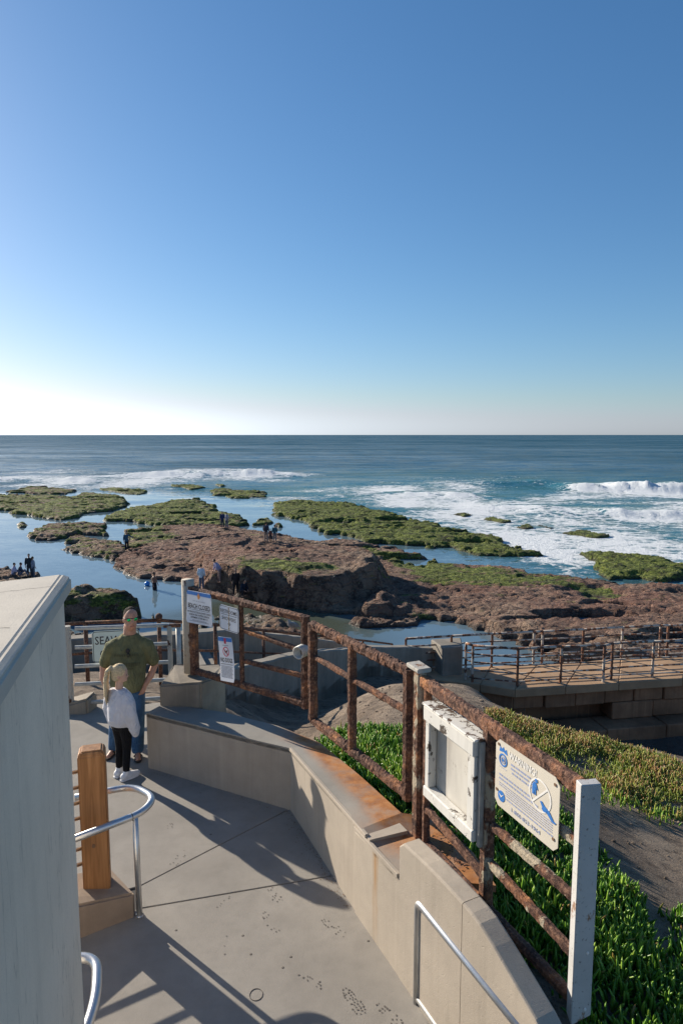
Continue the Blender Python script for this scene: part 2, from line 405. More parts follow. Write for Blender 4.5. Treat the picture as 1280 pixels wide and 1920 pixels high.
M['ink_red'] = plain('ink_red', (0.50, 0.03, 0.07), 0.5)
M['ink_orange'] = plain('ink_orange', (0.62, 0.25, 0.06), 0.5)
M['hole'] = plain('rust_spot', (0.16, 0.09, 0.05), 0.9)

def _ground():
    t = NT('sandstone_slope')
    a = t.noise(0.55, 6, 0.65)[0]; b = t.noise(6, 8, 0.7)[0]; f = t.noise(60, 4, 0.7)[0]
    lay = t.noise(1.0, 5, 0.6, vec=t.map((0.6, 0.6, 5.0)), dist=0.5)[0]
    c = t.ramp(a, [(0.3, (0.21, 0.155, 0.11)), (0.5, (0.32, 0.245, 0.18)), (0.7, (0.42, 0.345, 0.26))])
    c = t.mix(t.ramp(lay, [(0.42, 0.6), (0.55, 0)]), c, (0.12, 0.095, 0.075))
    c = t.mix(t.ramp(b, [(0.36, 0.85), (0.50, 0)]), c, (0.095, 0.068, 0.05))
    c = t.mix(t.ramp(f, [(0.52, 0), (0.72, 0.6)]), c, (0.38, 0.33, 0.27))
    wet = t.attr('wet')
    c = t.mix(wet, c, (0.055, 0.052, 0.052))
    h = t.math('ADD', t.math('MULTIPLY', b, 2.0), f); h = t.math('ADD', h, t.math('MULTIPLY', lay, 2.0))
    r = t.math('SUBTRACT', 0.92, t.math('MULTIPLY', wet, 0.55))
    return t.done(c, r, t.bump(h, 1.0, 0.05), spec=0.25)
M['ground'] = _ground()

def _reef():
    t = NT('reef_rock')
    a = t.noise(0.22, 6, 0.7)[0]; b = t.noise(1.5, 8, 0.72)[0]; f = t.noise(7, 7, 0.75)[0]
    br = t.ramp(a, [(0.36, (0.13, 0.082, 0.062)), (0.46, (0.29, 0.18, 0.125)), (0.54, (0.34, 0.24, 0.17)), (0.64, (0.46, 0.36, 0.255))])
    br = t.mix(t.ramp(b, [(0.43, 0.88), (0.53, 0)]), br, (0.060, 0.042, 0.034))
    br = t.mix(t.ramp(f, [(0.52, 0), (0.66, 0.85)]), br, (0.44, 0.36, 0.26))
    red = t.math('MULTIPLY', t.attr('red'), t.ramp(b, [(0.4, 0.55), (0.6, 1)]))
    br = t.mix(t.math('MULTIPLY', red, 0.75), br, t.mix(t.ramp(f, [(0.4, 0), (0.7, 1)]), (0.22, 0.085, 0.064), (0.44, 0.22, 0.15)))
    gr = t.ramp(f, [(0.34, (0.028, 0.040, 0.012)), (0.46, (0.12, 0.165, 0.026)), (0.54, (0.23, 0.28, 0.045)), (0.64, (0.44, 0.46, 0.13))])
    gr = t.mix(t.ramp(t.noise(0.9, 8, 0.75, vec=t.map((0.6, 1.5, 2)))[0], [(0.40, 0.9), (0.52, 0)]), gr, (0.030, 0.034, 0.015))
    gm = t.math('ADD', t.attr('moss'), t.math('MULTIPLY', t.math('SUBTRACT', t.noise(0.55, 8, 0.72, vec=t.map((0.7, 1.4, 1.5)))[0], 0.5), 3.0))
    gm = t.ramp(gm, [(0.42, 0), (0.58, 0.97)])
    c = t.mix(gm, br, gr)
    c = t.mix(t.ramp(t.attr('wet'), [(0.2, 0), (0.9, 0.75)]), c, (0.022, 0.019, 0.016))
    vo = t.n('TexVoronoi', {'feature': 'DISTANCE_TO_EDGE'}, Vector=t.n('VectorMath', {'operation': 'ADD'}, i0=t.map((0.55, 0.9, 2.2)), i1=t.n('VectorMath', {'operation': 'SCALE'}, i0=t.noise(1.2, 4)[1], Scale=0.9).outputs[0]).outputs[0], Scale=1.0).outputs[0]
    crk = t.ramp(vo, [(0.0, 0), (0.10, 1)])
    h = t.math('ADD', t.math('MULTIPLY', b, 2.2), t.math('MULTIPLY', f, 1.8)); h = t.math('ADD', h, t.math('MULTIPLY', crk, 0.9))
    r = t.math('SUBTRACT', 0.9, t.math('MULTIPLY', t.attr('wet'), 0.45))
    return t.done(c, r, t.bump(h, 1.0, 0.26), spec=0.3)
M['reef'] = _reef()

def _sea():
    t = NT('sea_water')
    foam_a, rip, teal = t.attr('foam'), t.attr('ripple'), t.attr('teal')
    n1 = t.noise(0.16, 3, 0.5, vec=t.map((1, 2.2, 1)))[1]; n2 = t.noise(1.1, 4, 0.6, vec=t.map((1, 1.6, 1)))[1]; n3 = t.noise(6.0, 2, 0.5)[1]
    def vec(op, a, b):
        d = t.n('VectorMath', {'operation': op}); t.set(d.inputs[0], a)
        if op == 'SCALE': t.set(d.inputs['Scale'], b)
        else: t.set(d.inputs[1], b)
        return d.outputs[0]
    w = vec('SUBTRACT', n1, (0.5, 0.5, 0.5)); w = vec('SCALE', w, 0.95)
    w2 = vec('SCALE', vec('SUBTRACT', n2, (0.5, 0.5, 0.5)), 1.15); w3 = vec('SCALE', vec('SUBTRACT', n3, (0.5, 0.5, 0.5)), 0.7)
    w = vec('ADD', vec('ADD', w, w2), w3); w = vec('SCALE', w, rip); w = vec('MULTIPLY', w, (1, 1, 0))
    geo = t.n('NewGeometry').outputs['Normal']
    nor = t.n('VectorMath', {'operation': 'NORMALIZE'}, i0=vec('ADD', geo, w)).outputs[0]
    c = t.mix(teal, (0.005, 0.055, 0.090), (0.028, 0.14, 0.145))
    c = t.mix(t.attr('shallow'), c, (0.055, 0.062, 0.030))
    fn = t.math('ADD', t.math('MULTIPLY', t.noise(0.30, 8, 0.68, vec=t.map((1, 1.5, 1)), dist=1.2)[0], 0.65), t.math('MULTIPLY', t.noise(1.6, 6, 0.7, dist=0.8)[0], 0.35))
    dv = t.n('VectorMath', {'operation': 'ADD'}, i0=t.map((1, 1.3, 1)), i1=t.n('VectorMath', {'operation': 'SCALE'}, i0=t.noise(0.5, 4, 0.6)[1], Scale=3.0).outputs[0]).outputs[0]
    v1 = t.n('TexVoronoi', {'feature': 'DISTANCE_TO_EDGE'}, Vector=dv, Scale=0.42).outputs[0]; v2 = t.n('TexVoronoi', {'feature': 'DISTANCE_TO_EDGE'}, Vector=dv, Scale=1.3).outputs[0]
    lace = t.math('ADD', t.math('MULTIPLY', t.ramp(v1, [(0.0, 1), (0.22, 0)]), 0.65), t.math('MULTIPLY', t.ramp(v2, [(0.0, 1), (0.25, 0)]), 0.35))
    fn = t.math('ADD', t.math('MULTIPLY', fn, 0.80), t.math('MULTIPLY', lace, 0.22))
    lvl = t.math('ADD', fn, t.math('MULTIPLY', t.math('SUBTRACT', foam_a, 0.5), 0.5))
    fm = t.ramp(lvl, [(0.455, 0), (0.50, 0.55), (0.58, 1)])
    fm = t.math('MULTIPLY', fm, t.ramp(foam_a, [(0.0, 0), (0.12, 1)]))
    c = t.mix(fm, c, t.mix(t.noise(0.8, 6, 0.7)[0], (0.62, 0.66, 0.68), (0.80, 0.82, 0.82)))
    r = t.math('ADD', 0.09, t.math('MULTIPLY', fm, 0.8), True)
    c = t.mix(t.math('MULTIPLY', t.math('SUBTRACT', 1.0, t.math('MULTIPLY', rip, 1.3), True), t.math('SUBTRACT', 1.0, fm)), c, t.mix(t.attr('shallow'), (0.115, 0.175, 0.215), (0.060, 0.065, 0.035)))
    dif = t.n('BsdfDiffuse', None, Color=c, Normal=geo)
    fb = t.n('BsdfDiffuse', None, Color=c, Normal=t.bump(t.math('ADD', fm, t.math('MULTIPLY', t.noise(1.8, 8, 0.75, dist=0.6)[0], 1.3)), 0.6, 0.45))
    gl = t.n('BsdfGlossy', None, Color=(1, 1, 1, 1), Roughness=t.math('ADD', 0.04, t.math('MULTIPLY', rip, 0.10)), Normal=nor)
    fr = t.n('Fresnel', None, IOR=1.33, Normal=nor).outputs[0]
    stk = t.math('ADD', t.math('MULTIPLY', t.noise(0.012, 9, 0.72, vec=t.map((0.35, 1, 1)))[0], 0.6), t.math('MULTIPLY', t.noise(0.09, 6, 0.7, vec=t.map((0.4, 1, 1)))[0], 0.4))
    lim = t.math('ADD', t.math('SUBTRACT', 0.86, t.math('MULTIPLY', rip, 0.71)), t.math('MULTIPLY', t.math('MULTIPLY', t.math('SUBTRACT', stk, 0.5), rip), 1.6), True)
    fac = t.math('MULTIPLY', t.math('MINIMUM', fr, lim), t.math('SUBTRACT', 1.0, fm))
    mx0 = t.n('MixShader', None, i0=fm); t.t.links.new(dif.outputs[0], mx0.inputs[1]); t.t.links.new(fb.outputs[0], mx0.inputs[2])
    mx = t.n('MixShader', None, i0=fac); t.t.links.new(mx0.outputs[0], mx.inputs[1]); t.t.links.new(gl.outputs[0], mx.inputs[2])
    t.t.links.new(mx.outputs[0], t.out.inputs[0]); return t.m
M['sea'] = _sea()

def leaf_mat(name, c_lo, c_mid, c_hi, tip):
    t = NT(name); v = t.attr('var'); k = t.attr('tip')
    c = t.ramp(v, [(0.1, c_lo), (0.5, c_mid), (0.9, c_hi)])
    c = t.mix(t.math('MULTIPLY', k, t.attr('dry')), c, tip)
    b = t.n('BsdfPrincipled', None, Base_Color=c, Roughness=0.38)
    b.inputs['Subsurface Weight'].default_value = 0.0
    tr = t.n('BsdfTranslucent', None, Color=c); mx = t.n('MixShader', None, i0=0.30)
    t.t.links.new(b.outputs[0], mx.inputs[1]); t.t.links.new(tr.outputs[0], mx.inputs[2]); t.t.links.new(mx.outputs[0], t.out.inputs[0])
    return t.m
M['iceplant'] = leaf_mat('ice_plant_leaf', (0.05, 0.14, 0.014), (0.17, 0.35, 0.030), (0.36, 0.52, 0.08), (0.50, 0.26, 0.09))
M['iceplant_y'] = leaf_mat('ice_plant_leaf_yellow', (0.12, 0.19, 0.03), (0.27, 0.34, 0.055), (0.46, 0.46, 0.12), (0.58, 0.26, 0.15))  # yellow-green leaf colour of its own, with reddish tips

# ------------------------------------------------------------------ the sea
SEA = -6.6
def px_poly(pts, z=SEA + 0.1): return [U(x, y, z)[:2] for x, y in pts]
rows = np.concatenate([815.35 + np.array([0, 0.3, 0.7, 1.2, 1.8, 2.5]), np.arange(818.9, 1000, 1.15), np.arange(1000, 1400, 3.0)])
cols = np.concatenate([np.arange(-1400, -150, 22.0), np.arange(-150, 1430, 4.0), np.arange(1430, 2700, 22.0)])
XX = np.zeros((len(rows), len(cols))); YY = np.zeros_like(XX)
for i, ry in enumerate(rows):
    p0, p1 = U(0, ry, SEA), U(1280, ry, SEA)
    XX[i] = p0[0] + (p1[0] - p0[0]) * cols / 1280; YY[i] = p0[1]
F1 = px_poly([(-300, 888), (0, 884), (100, 880), (250, 885), (340, 878), (470, 880), (565, 890), (520, 904), (420, 905), (300, 912), (240, 912), (130, 918), (0, 915), (-300, 918)])
F2 = px_poly([(470, 925), (560, 912), (640, 908), (720, 905), (830, 903), (960, 928), (1080, 905), (1700, 915), (1700, 1100), (1290, 1062), (1150, 1036), (1060, 1062), (1010, 1050), (900, 1000), (800, 975), (700, 945), (600, 935)])
F3 = px_poly([(400, 905), (520, 895), (700, 888), (1000, 893), (1080, 900), (960, 930), (700, 930), (480, 925)])
s1, s2, s3 = [poly_sd(XX, YY, f) for f in (F1, F2, F3)]
wob = fbm(XX / 14, YY / 22, 0, 4, 3)
foam = np.maximum(np.maximum(sstep(-16, 12, s1 + wob * 16) * 0.82, sstep(-8, 7, s2 + wob * 9) * 0.78), sstep(-15, 18, s3 + wob * 20) * 0.36)
foam *= 0.72 + 0.55 * fbm(XX / 9, YY / 16, 0, 3, 11)
# dark green troughs between the lines of surf
tro = sstep(0.10, 0.45, fbm(XX / 26, YY / 9, 0, 3, 29))
foam = foam * (1 - 0.85 * tro * (YY > 62))
far = np.clip(1 - YY / 900, 0, 1)
ZZ = SEA + far * (0.22 * fbm(XX / 30, YY / 12, 0, 3, 5) + 0.10 * fbm(XX / 7, YY / 4, 0, 2, 6)) * sstep(75, 130, YY)
def surf(a, b, h, front, back, fo, seed, taper=0.15):
    """a breaking wave: ridge between plan points a and b, steep towards the shore"""
    global ZZ, foam, teal
    ex, ey = b[0] - a[0], b[1] - a[1]; t = (XX - a[0]) / ex
    yc = a[1] + ey * t + 5 * fbm(XX / 18, XX * 0 + seed, 0, 3, seed)
    d = YY - yc
    amp = sstep(-0.02, taper, t) * (1 - sstep(1 - taper, 1.02, t)) * np.clip(0.78 + 0.75 * fbm(XX / 6, XX * 0, 0, 4, seed + 2, 0.6), 0.30, 1.25)
    prof = np.where(d < 0, np.exp(-(d / front) ** 2), np.exp(-(d / back) ** 2))
    turb = 0.40 * fbm(XX / 1.8, YY / 2.6, 0, 5, seed + 4, 0.6) * (d < 2) * np.exp(-(d / (front * 2.0)) ** 2)
    ZZ = ZZ + amp * h * (prof + turb * fo)
    ff = amp * np.where(d < 0, np.exp(-(d / (front * 4.5)) ** 2), np.exp(-(d / 1.6) ** 2)) * fo
    foam = np.maximum(foam, np.clip(ff * 1.15, 0, 1))
    teal = np.maximum(teal, np.clip(amp * (1 - ff) * np.exp(-(d / 9) ** 2), 0, 1))
teal = np.maximum(sstep(-30, 10, s2) * 0.75, sstep(-60, 20, s3) * 0.45)
surf(U(325, 888, SEA), U(580, 894, SEA), 1.4, 2.2, 12, 1.0, 31, 0.3)
surf(U(190, 893, SEA), U(420, 893, SEA), 1.0, 2.5, 10, 0.8, 37, 0.3)
surf(U(1045, 916, SEA), U(1750, 938, SEA), 1.55, 2.2, 12, 1.0, 45, 0.06)
surf(U(880, 908, SEA), U(1090, 910, SEA), 0.9, 3.0, 12, 0.25, 43, 0.3)
surf(U(960, 962, SEA), U(1420, 975, SEA), 0.8, 2.0, 7, 0.7, 47, 0.3)
surf(U(700, 925, SEA), U(960, 935, SEA), 0.6, 2.0, 8, 0.7, 53, 0.3)
surf(U(860, 950, SEA), U(1120, 965, SEA), 0.6, 1.6, 6, 0.75, 59, 0.3)
surf(U(-100, 900, SEA), U(260, 902, SEA), 0.7, 2.5, 8, 0.8, 61, 0.3)
# long ocean swells
for k, (yy, hh, ln) in enumerate([(260, 0.5, 14), (330, 0.6, 18), (430, 0.6, 22), (600, 0.8, 30)]):
    yc = yy + 25 * fbm(XX / 160, XX * 0 + k, 0, 2, 71 + k)
    ZZ = ZZ + hh * np.exp(-((YY - yc) / ln) ** 2) * (0.5 + 0.5 * fbm(XX / 90, XX * 0, 0, 2, 81 + k))
lag = px_poly([(-400, 925), (-200, 925), (300, 918), (560, 935), (760, 985), (1000, 1045), (1080, 1075), (1500, 1090), (1500, 1400), (-400, 1400)])
sl_ = poly_sd(XX, YY, lag)
ripple = 0.8 - 0.755 * sstep(-5, 12, sl_)
ripple = ripple + 0.15 * sstep(150, 900, YY)
shal = px_poly([(560, 1120), (690, 1160), (700, 1240), (300, 1240), (300, 1150), (420, 1120)])
shallow = sstep(-2.0, 1.5, poly_sd(XX, YY, shal) + fbm(XX / 2, YY / 2, 0, 3, 9)) * 0.85
nr, nc = XX.shape
idx = np.arange(nr * nc).reshape(nr, nc)
fq = np.stack([idx[:-1, :-1], idx[1:, :-1], idx[1:, 1:], idx[:-1, 1:]], -1).reshape(-1, 4)
vs = np.stack([XX, YY, ZZ], -1).reshape(-1, 3)
me = np_mesh('sea', vs, fq, {'foam': np.clip(foam, 0, 1).ravel(), 'ripple': ripple.ravel(), 'teal': teal.ravel(), 'shallow': shallow.ravel()})
o = link('sea', me, M['sea'], None, True); tag(o, kind='structure', label='blue ocean with white surf and calm tide pools')

# ------------------------------------------------------------------ reef and rocks
def reef(name, P, h, step, label=None, cat=None, group=None, kind=None, moss=0.6, red=0.2, edge=0.7, rough=0.25, seed=0, wob=0.8, extra=None, base=SEA, terr=0.35, clip=None, pool=0.30):
    P = np.asarray(P, float); lo = P.min(0) - 1.5; hi = P.max(0) + 1.5
    if clip: lo = np.maximum(lo, [clip[0], clip[1]]); hi = np.minimum(hi, [clip[2], clip[3]])
    nx, ny = int((hi[0] - lo[0]) / step) + 2, int((hi[1] - lo[1]) / step) + 2
    x, y = np.meshgrid(np.linspace(lo[0], hi[0], nx), np.linspace(lo[1], hi[1], ny))
    sd = poly_sd(x, y, P) + wob * fbm(x / 2.6, y / 2.6, 0, 4, seed + 1) + 0.3 * wob * fbm(x / 0.7, y / 0.7, 0, 2, seed + 2)
    prof = sstep(-0.25 * edge, edge, sd)
    top = h * (0.72 + 0.28 * sstep(0, 5 * edge, sd))
    z = -0.5 + prof * (top + 0.5)
    if extra is not None: z = z + extra(x, y) * prof
    rdg = 0.6 - 1.6 * np.abs(fbm(x / 4.5 + 0.2 * y, y / 2.2, 0, 5, seed + 4))
    z = z + prof * rough * (0.8 * fbm(x / 5.5, y / 3.2, 0, 4, seed + 3) + 0.8 * rdg + 0.22 * fbm(x / 0.7, y / 0.7, 0, 3, seed + 5))
    pl = fbm(x / 6.5 + 3, y / 2.4, 0, 4, seed + 21)
    z = z - (h * 0.9 + 0.35) * sstep(pool, pool + 0.14, pl) * (z < h * 1.5 + 0.4)
    if terr:                                             # bedding ledges of the sandstone
        q = terr * (1 + 0.2 * fbm(x / 6, y / 6, 0, 2, seed + 8)); zz = z / q; fl = np.floor(zz); fr = zz - fl
        z = z * 0.2 + 0.8 * q * (fl + sstep(0.70, 0.98, fr))
    z = z + prof * 0.16 * rough / 0.25 * fbm(x / (1.6 * step), y / (1.6 * step), 0, 2, seed + 6)
    xo = x + 0.25 * step * fbm(x * 3, y * 3, 0, 2, seed + 12); yo = y + 0.25 * step * fbm(x * 3, y * 3, 5, 2, seed + 13)
    keep = (sd > -0.6)
    idx = np.arange(nx * ny).reshape(ny, nx)
    q = np.stack([idx[:-1, :-1], idx[:-1, 1:], idx[1:, 1:], idx[1:, :-1]], -1).reshape(-1, 4)
    kq = keep.ravel()[q].all(1); q = q[kq]
    used = np.unique(q); remap = np.full(nx * ny, -1); remap[used] = np.arange(len(used))
    v = np.stack([xo, yo, z], -1).reshape(-1, 3)[used]; q = remap[q]
    c = np.array([v[:, 0].mean(), v[:, 1].mean(), base]); v[:, :2] -= c[:2]
    wet = 1 - sstep(0.03, 0.30, z)
    ms = (moss if not callable(moss) else moss(x, y)) + 0 * z; rd = (red if not callable(red) else red(x, y)) + 0 * z
    me = np_mesh(name, v, q, {'moss': ms.ravel()[used], 'red': rd.ravel()[used], 'wet': wet.ravel()[used]})
    o = link(name, me, M['reef'], None, True); o.location = c
    return tag(o, label, cat, group, kind)

ledge = px_poly([(372, 1012), (450, 1012), (540, 1030), (640, 1022), (690, 1030), (706, 1048), (690, 1062), (640, 1070), (560, 1078), (500, 1084), (440, 1082), (400, 1062)], -4.4)
ridge = px_poly([(380, 992), (440, 988), (470, 1000), (430, 1018), (380, 1020)], -5.2)
lowbank = px_poly([(340, 1090), (420, 1092), (520, 1120), (520, 1140), (430, 1128), (350, 1112)], -5.9)
knob = px_poly([(690, 1060), (740, 1085), (750, 1120), (700, 1140), (680, 1100)], -5.2)
hump = px_poly([(820, 1140), (900, 1150), (1000, 1150), (1100, 1160), (1250, 1165), (1250, 1240), (1000, 1215), (930, 1180)], -5.6)
gpool = px_poly([(1075, 1098), (1130, 1100), (1175, 1115), (1130, 1125), (1080, 1118)], -6.2)
def main_extra(x, y):
    e = 1.6 * sstep(-0.9, 0.5, poly_sd(x, y, ledge) + 0.9 * fbm(x / 1.8, y / 1.8, 0, 4, 90)) * (0.35 + 0.65 * sstep(-14, -5, x))
    e = e + 0.55 * sstep(-1.5, 1.5, poly_sd(x, y, ridge)) + 0.7 * sstep(-1, 1.5, poly_sd(x, y, knob) + 0.6 * fbm(x / 1.5, y / 1.5, 0, 3, 91))
    e = e + 0.40 * sstep(-2, 3, poly_sd(x, y, hump) + 1.2 * fbm(x / 3, y / 3, 0, 3, 92)) + 0.35 * sstep(-.6, .8, poly_sd(x, y, lowbank))
    e = e - 0.25 * sstep(-1, 1, poly_sd(x, y, gpool))
    return e
mgreen1 = px_poly([(690, 1020), (760, 1035), (900, 1060), (1000, 1075), (1060, 1090), (900, 1100), (800, 1085), (700, 1045)], -6.1)
mgreen2 = px_poly([(440, 1040), (560, 1045), (620, 1055), (560, 1068), (470, 1062)], -4.4)
mgreen3 = px_poly([(232, 990), (300, 984), (320, 1005), (280, 1020), (240, 1025)], -6.1)
def main_moss(x, y):
    m = 0.10 + 0.75 * sstep(-2, 1.5, poly_sd(x, y, mgreen1) + 1.5 * fbm(x / 3, y / 3, 0, 3, 95))
    m = np.maximum(m, 0.85 * sstep(-1.2, 0.8, poly_sd(x, y, mgreen2) + fbm(x / 2, y / 2, 0, 3, 96)))
    m = np.maximum(m, 0.65 * sstep(-2, 1, poly_sd(x, y, mgreen3)))
    return np.maximum(m, 0.75 * sstep(-.5, .5, poly_sd(x, y, gpool)))
MAIN = px_poly([(235, 994), (330, 986), (440, 985), (520, 1000), (560, 1010), (600, 1014), (650, 1008), (700, 1018), (760, 1032), (830, 1050), (900, 1062), (960, 1062), (1010, 1075), (1060, 1078), (1130, 1086), (1200, 1090), (1300, 1094), (1560, 1112),
                (1560, 1275), (1200, 1250), (1000, 1232), (960, 1196), (905, 1176), (845, 1166), (760, 1160), (690, 1163), (650, 1152), (560, 1143), (500, 1130), (430, 1122), (360, 1112), (330, 1088), (270, 1084), (215, 1068), (195, 1050), (225, 1032)], SEA + 0.2)
reef('reef', MAIN, 0.50, 0.16, kind='structure', label='broad brown rock reef with tide-worn ledges below the wall', moss=main_moss, red=lambda x, y: 0.55 + 0.5 * fbm(x / 8, y / 8, 0, 2, 99), rough=0.17, seed=100, extra=main_extra, edge=0.8, wob=0.9, terr=0.27)
S = px_poly([(-120, 1176), (60, 1172), (180, 1178), (345, 1182), (430, 1165), (440, 1142), (520, 1150), (560, 1166), (590, 1190), (640, 1212), (760, 1240), (900, 1262), (900, 1340), (-120, 1340)])
reef('shore_rocks', S, 0.35, 0.17, kind='structure', label='low rubble shore of tan rock below the stairs', moss=0.18, red=0.15, rough=0.42, seed=140, edge=1.2, wob=1.6, terr=0.2, extra=lambda x, y: 1.0 * sstep(32, 25, y) * (1 - sstep(0.5, 3, x)))
islands = [
 ([(-120, 926), (0, 928), (65, 928), (124, 932), (158, 925), (223, 928), (237, 946), (215, 955), (158, 962), (118, 975), (83, 971), (50, 964), (0, 955), (-120, 958)], 0.9, 0.34, 0.62, 'wide mossy reef slab at far left behind the smooth lagoon'),
 ([(4, 923), (43, 914), (83, 912), (144, 919), (122, 926), (65, 925)], 0.8, 0.4, 0.5, 'dark ragged reef strip at far left just before the surf'),
 ([(169, 914), (223, 913), (273, 920), (266, 926), (215, 923)], 0.6, 0.4, 0.8, 'thin green reef strip left of centre at the surf line'),
 ([(320, 910), (359, 907), (391, 913), (359, 918)], 0.5, 0.4, 0.7, 'small thin green rock in the foam under the breaking wave'),
 ([(388, 920), (416, 916), (500, 922), (500, 932), (440, 934), (400, 928)], 0.7, 0.35, 0.65, 'long dark green rock below the breaking wave in calm water'),
 ([(400, 908), (428, 909), (412, 913)], 0.4, 0.4, 0.6, 'tiniest green rock patch in the foam near the breaking wave'),
 ([(183, 966), (215, 959), (251, 953), (280, 948), (323, 937), (370, 934), (398, 946), (409, 959), (456, 962), (463, 982), (416, 985), (370, 985), (309, 985), (251, 977), (201, 975)], 0.85, 0.28, 0.72, 'broad bright green reef slab behind the standing pair of people'),
 ([(18, 981), (47, 976), (65, 982), (54, 989), (22, 989)], 0.6, 0.3, 0.55, 'small flat rock alone in the left lagoon'),
 ([(47, 992), (93, 985), (169, 979), (208, 984), (208, 1001), (172, 1005), (144, 999), (140, 1005), (90, 1015), (68, 1012), (57, 999)], 0.95, 0.24, 0.42, 'brown topped rock shelf in the left lagoon beyond the wading walker'),
 ([(111, 1016), (136, 1006), (194, 1012), (235, 1016), (250, 1035), (215, 1049), (172, 1040), (122, 1034)], 0.85, 0.2, 0.35, 'brown rock shelf carrying the person in the blue wetsuit'),
 ([(129, 1060), (148, 1056), (163, 1061), (145, 1065)], 0.3, 0.18, 0.6, 'little mossy rock in the lagoon above the concrete coping corner'),
 ([(-80, 1070), (25, 1064), (45, 1071), (78, 1074), (62, 1092), (-80, 1110)], 0.7, 0.18, 0.05, 'reddish rock with four people at the left edge'),
 ([(507, 961), (513, 945), (527, 940), (557, 937), (597, 941), (645, 942), (684, 947), (695, 957), (732, 962), (757, 971), (813, 983), (872, 996), (922, 1005), (945, 1014), (1012, 1037), (985, 1041), (940, 1041), (890, 1038), (836, 1025), (763, 1021), (690, 1016), (653, 1005), (622, 1001), (580, 981), (550, 971)], 0.95, 0.26, 0.85, 'long seaweed-green reef running between the blue pool and white surf'),
 ([(1062, 1033), (1099, 1030), (1153, 1035), (1198, 1037), (1235, 1047), (1320, 1060), (1320, 1094), (1235, 1088), (1190, 1083), (1140, 1083), (1117, 1074), (1108, 1054)], 0.85, 0.24, 0.85, 'green seaweed reef at the right edge below the surf'),
 ([(1035, 998), (1094, 993), (1157, 1005), (1121, 1010)], 0.4, 0.3, 0.7, 'long low dark rock awash in right surf, nearest shore'),
 ([(994, 980), (1045, 989), (1035, 994)], 0.35, 0.3, 0.7, 'thin slanting rock awash in the right surf'),
 ([(967, 988), (990, 983), (1003, 990), (985, 993)], 0.4, 0.3, 0.8, 'small round green rock awash in right surf'),
 ([(899, 972), (917, 967), (958, 977), (945, 981)], 0.5, 0.3, 0.8, 'green rock awash in surf farthest left of the right group'),
 ([(836, 963), (870, 959), (892, 965), (870, 968)], 0.4, 0.32, 0.6, 'flat dark rock in the foam beyond the long green reef'),
 ([(515, 984), (522, 978), (531, 984), (523, 988)], 1.1, 0.2, 0.4, 'dark boulder in the blue channel behind the group of three'),
 ([(524, 1006), (532, 998), (546, 1003), (545, 1010)], 0.9, 0.2, 0.1, 'brown boulder right of the group of three'),
 ([(475, 975), (500, 970), (515, 978), (500, 984), (470, 984)], 0.5, 0.24, 0.8, 'low green rock in the blue channel left of the dark boulder'),
 ([(640, 1162), (690, 1152), (740, 1148), (800, 1152), (795, 1170), (740, 1174), (670, 1172)], 0.8, 0.14, 0.05, 'purple-brown boulder lying at the edge of the blue tide pool'),
 ([(500, 1150), (530, 1143), (560, 1148), (545, 1156)], 0.5, 0.14, 0.05, 'low tan rock in shallow water above the perched gull'),
 ([(350, 1172), (395, 1150), (425, 1148), (430, 1160), (380, 1178)], 0.5, 0.14, 0.1, 'slanting flat rock behind the restrooms sign'),
]
for k, (P, h, st, ms, lb) in enumerate(islands):
    reef('reef_rock', px_poly(P, SEA + 0.25 * h), h * .5, st * .75, lb, 'rock', 'rocks standing out of the water', moss=min(1.0, ms * 1.12), red=0.2, seed=200 + k * 9, edge=0.5, rough=0.22, terr=0.20, wob=min(1.6, 0.35 + 0.035 * len(P) * st * 10), pool=0.27)
# the big dark block rising from the water behind the man
Pb = [U(100, 1168, SEA)[:2], U(180, 1168, SEA)[:2], U(262, 1164, SEA)[:2], U(285, 1146, SEA)[:2], U(292, 1128, SEA + .6)[:2], U(288, 1111, SEA + 1.6)[:2], U(251, 1098, SEA + 1.6)[:2], U(215, 1092, SEA + 1.6)[:2], U(151, 1089, SEA + 1.6)[:2], U(110, 1098, SEA + 1.6)[:2], U(60, 1120, SEA + 1.6)[:2], U(60, 1160, SEA)[:2]]
reef('reef_block', Pb, 1.75, 0.14, 'tall dark rock block with mossy top rising behind the man', 'rock', moss=0.45, red=0.1, seed=470, edge=0.35, rough=0.2, wob=0.5, pool=9)

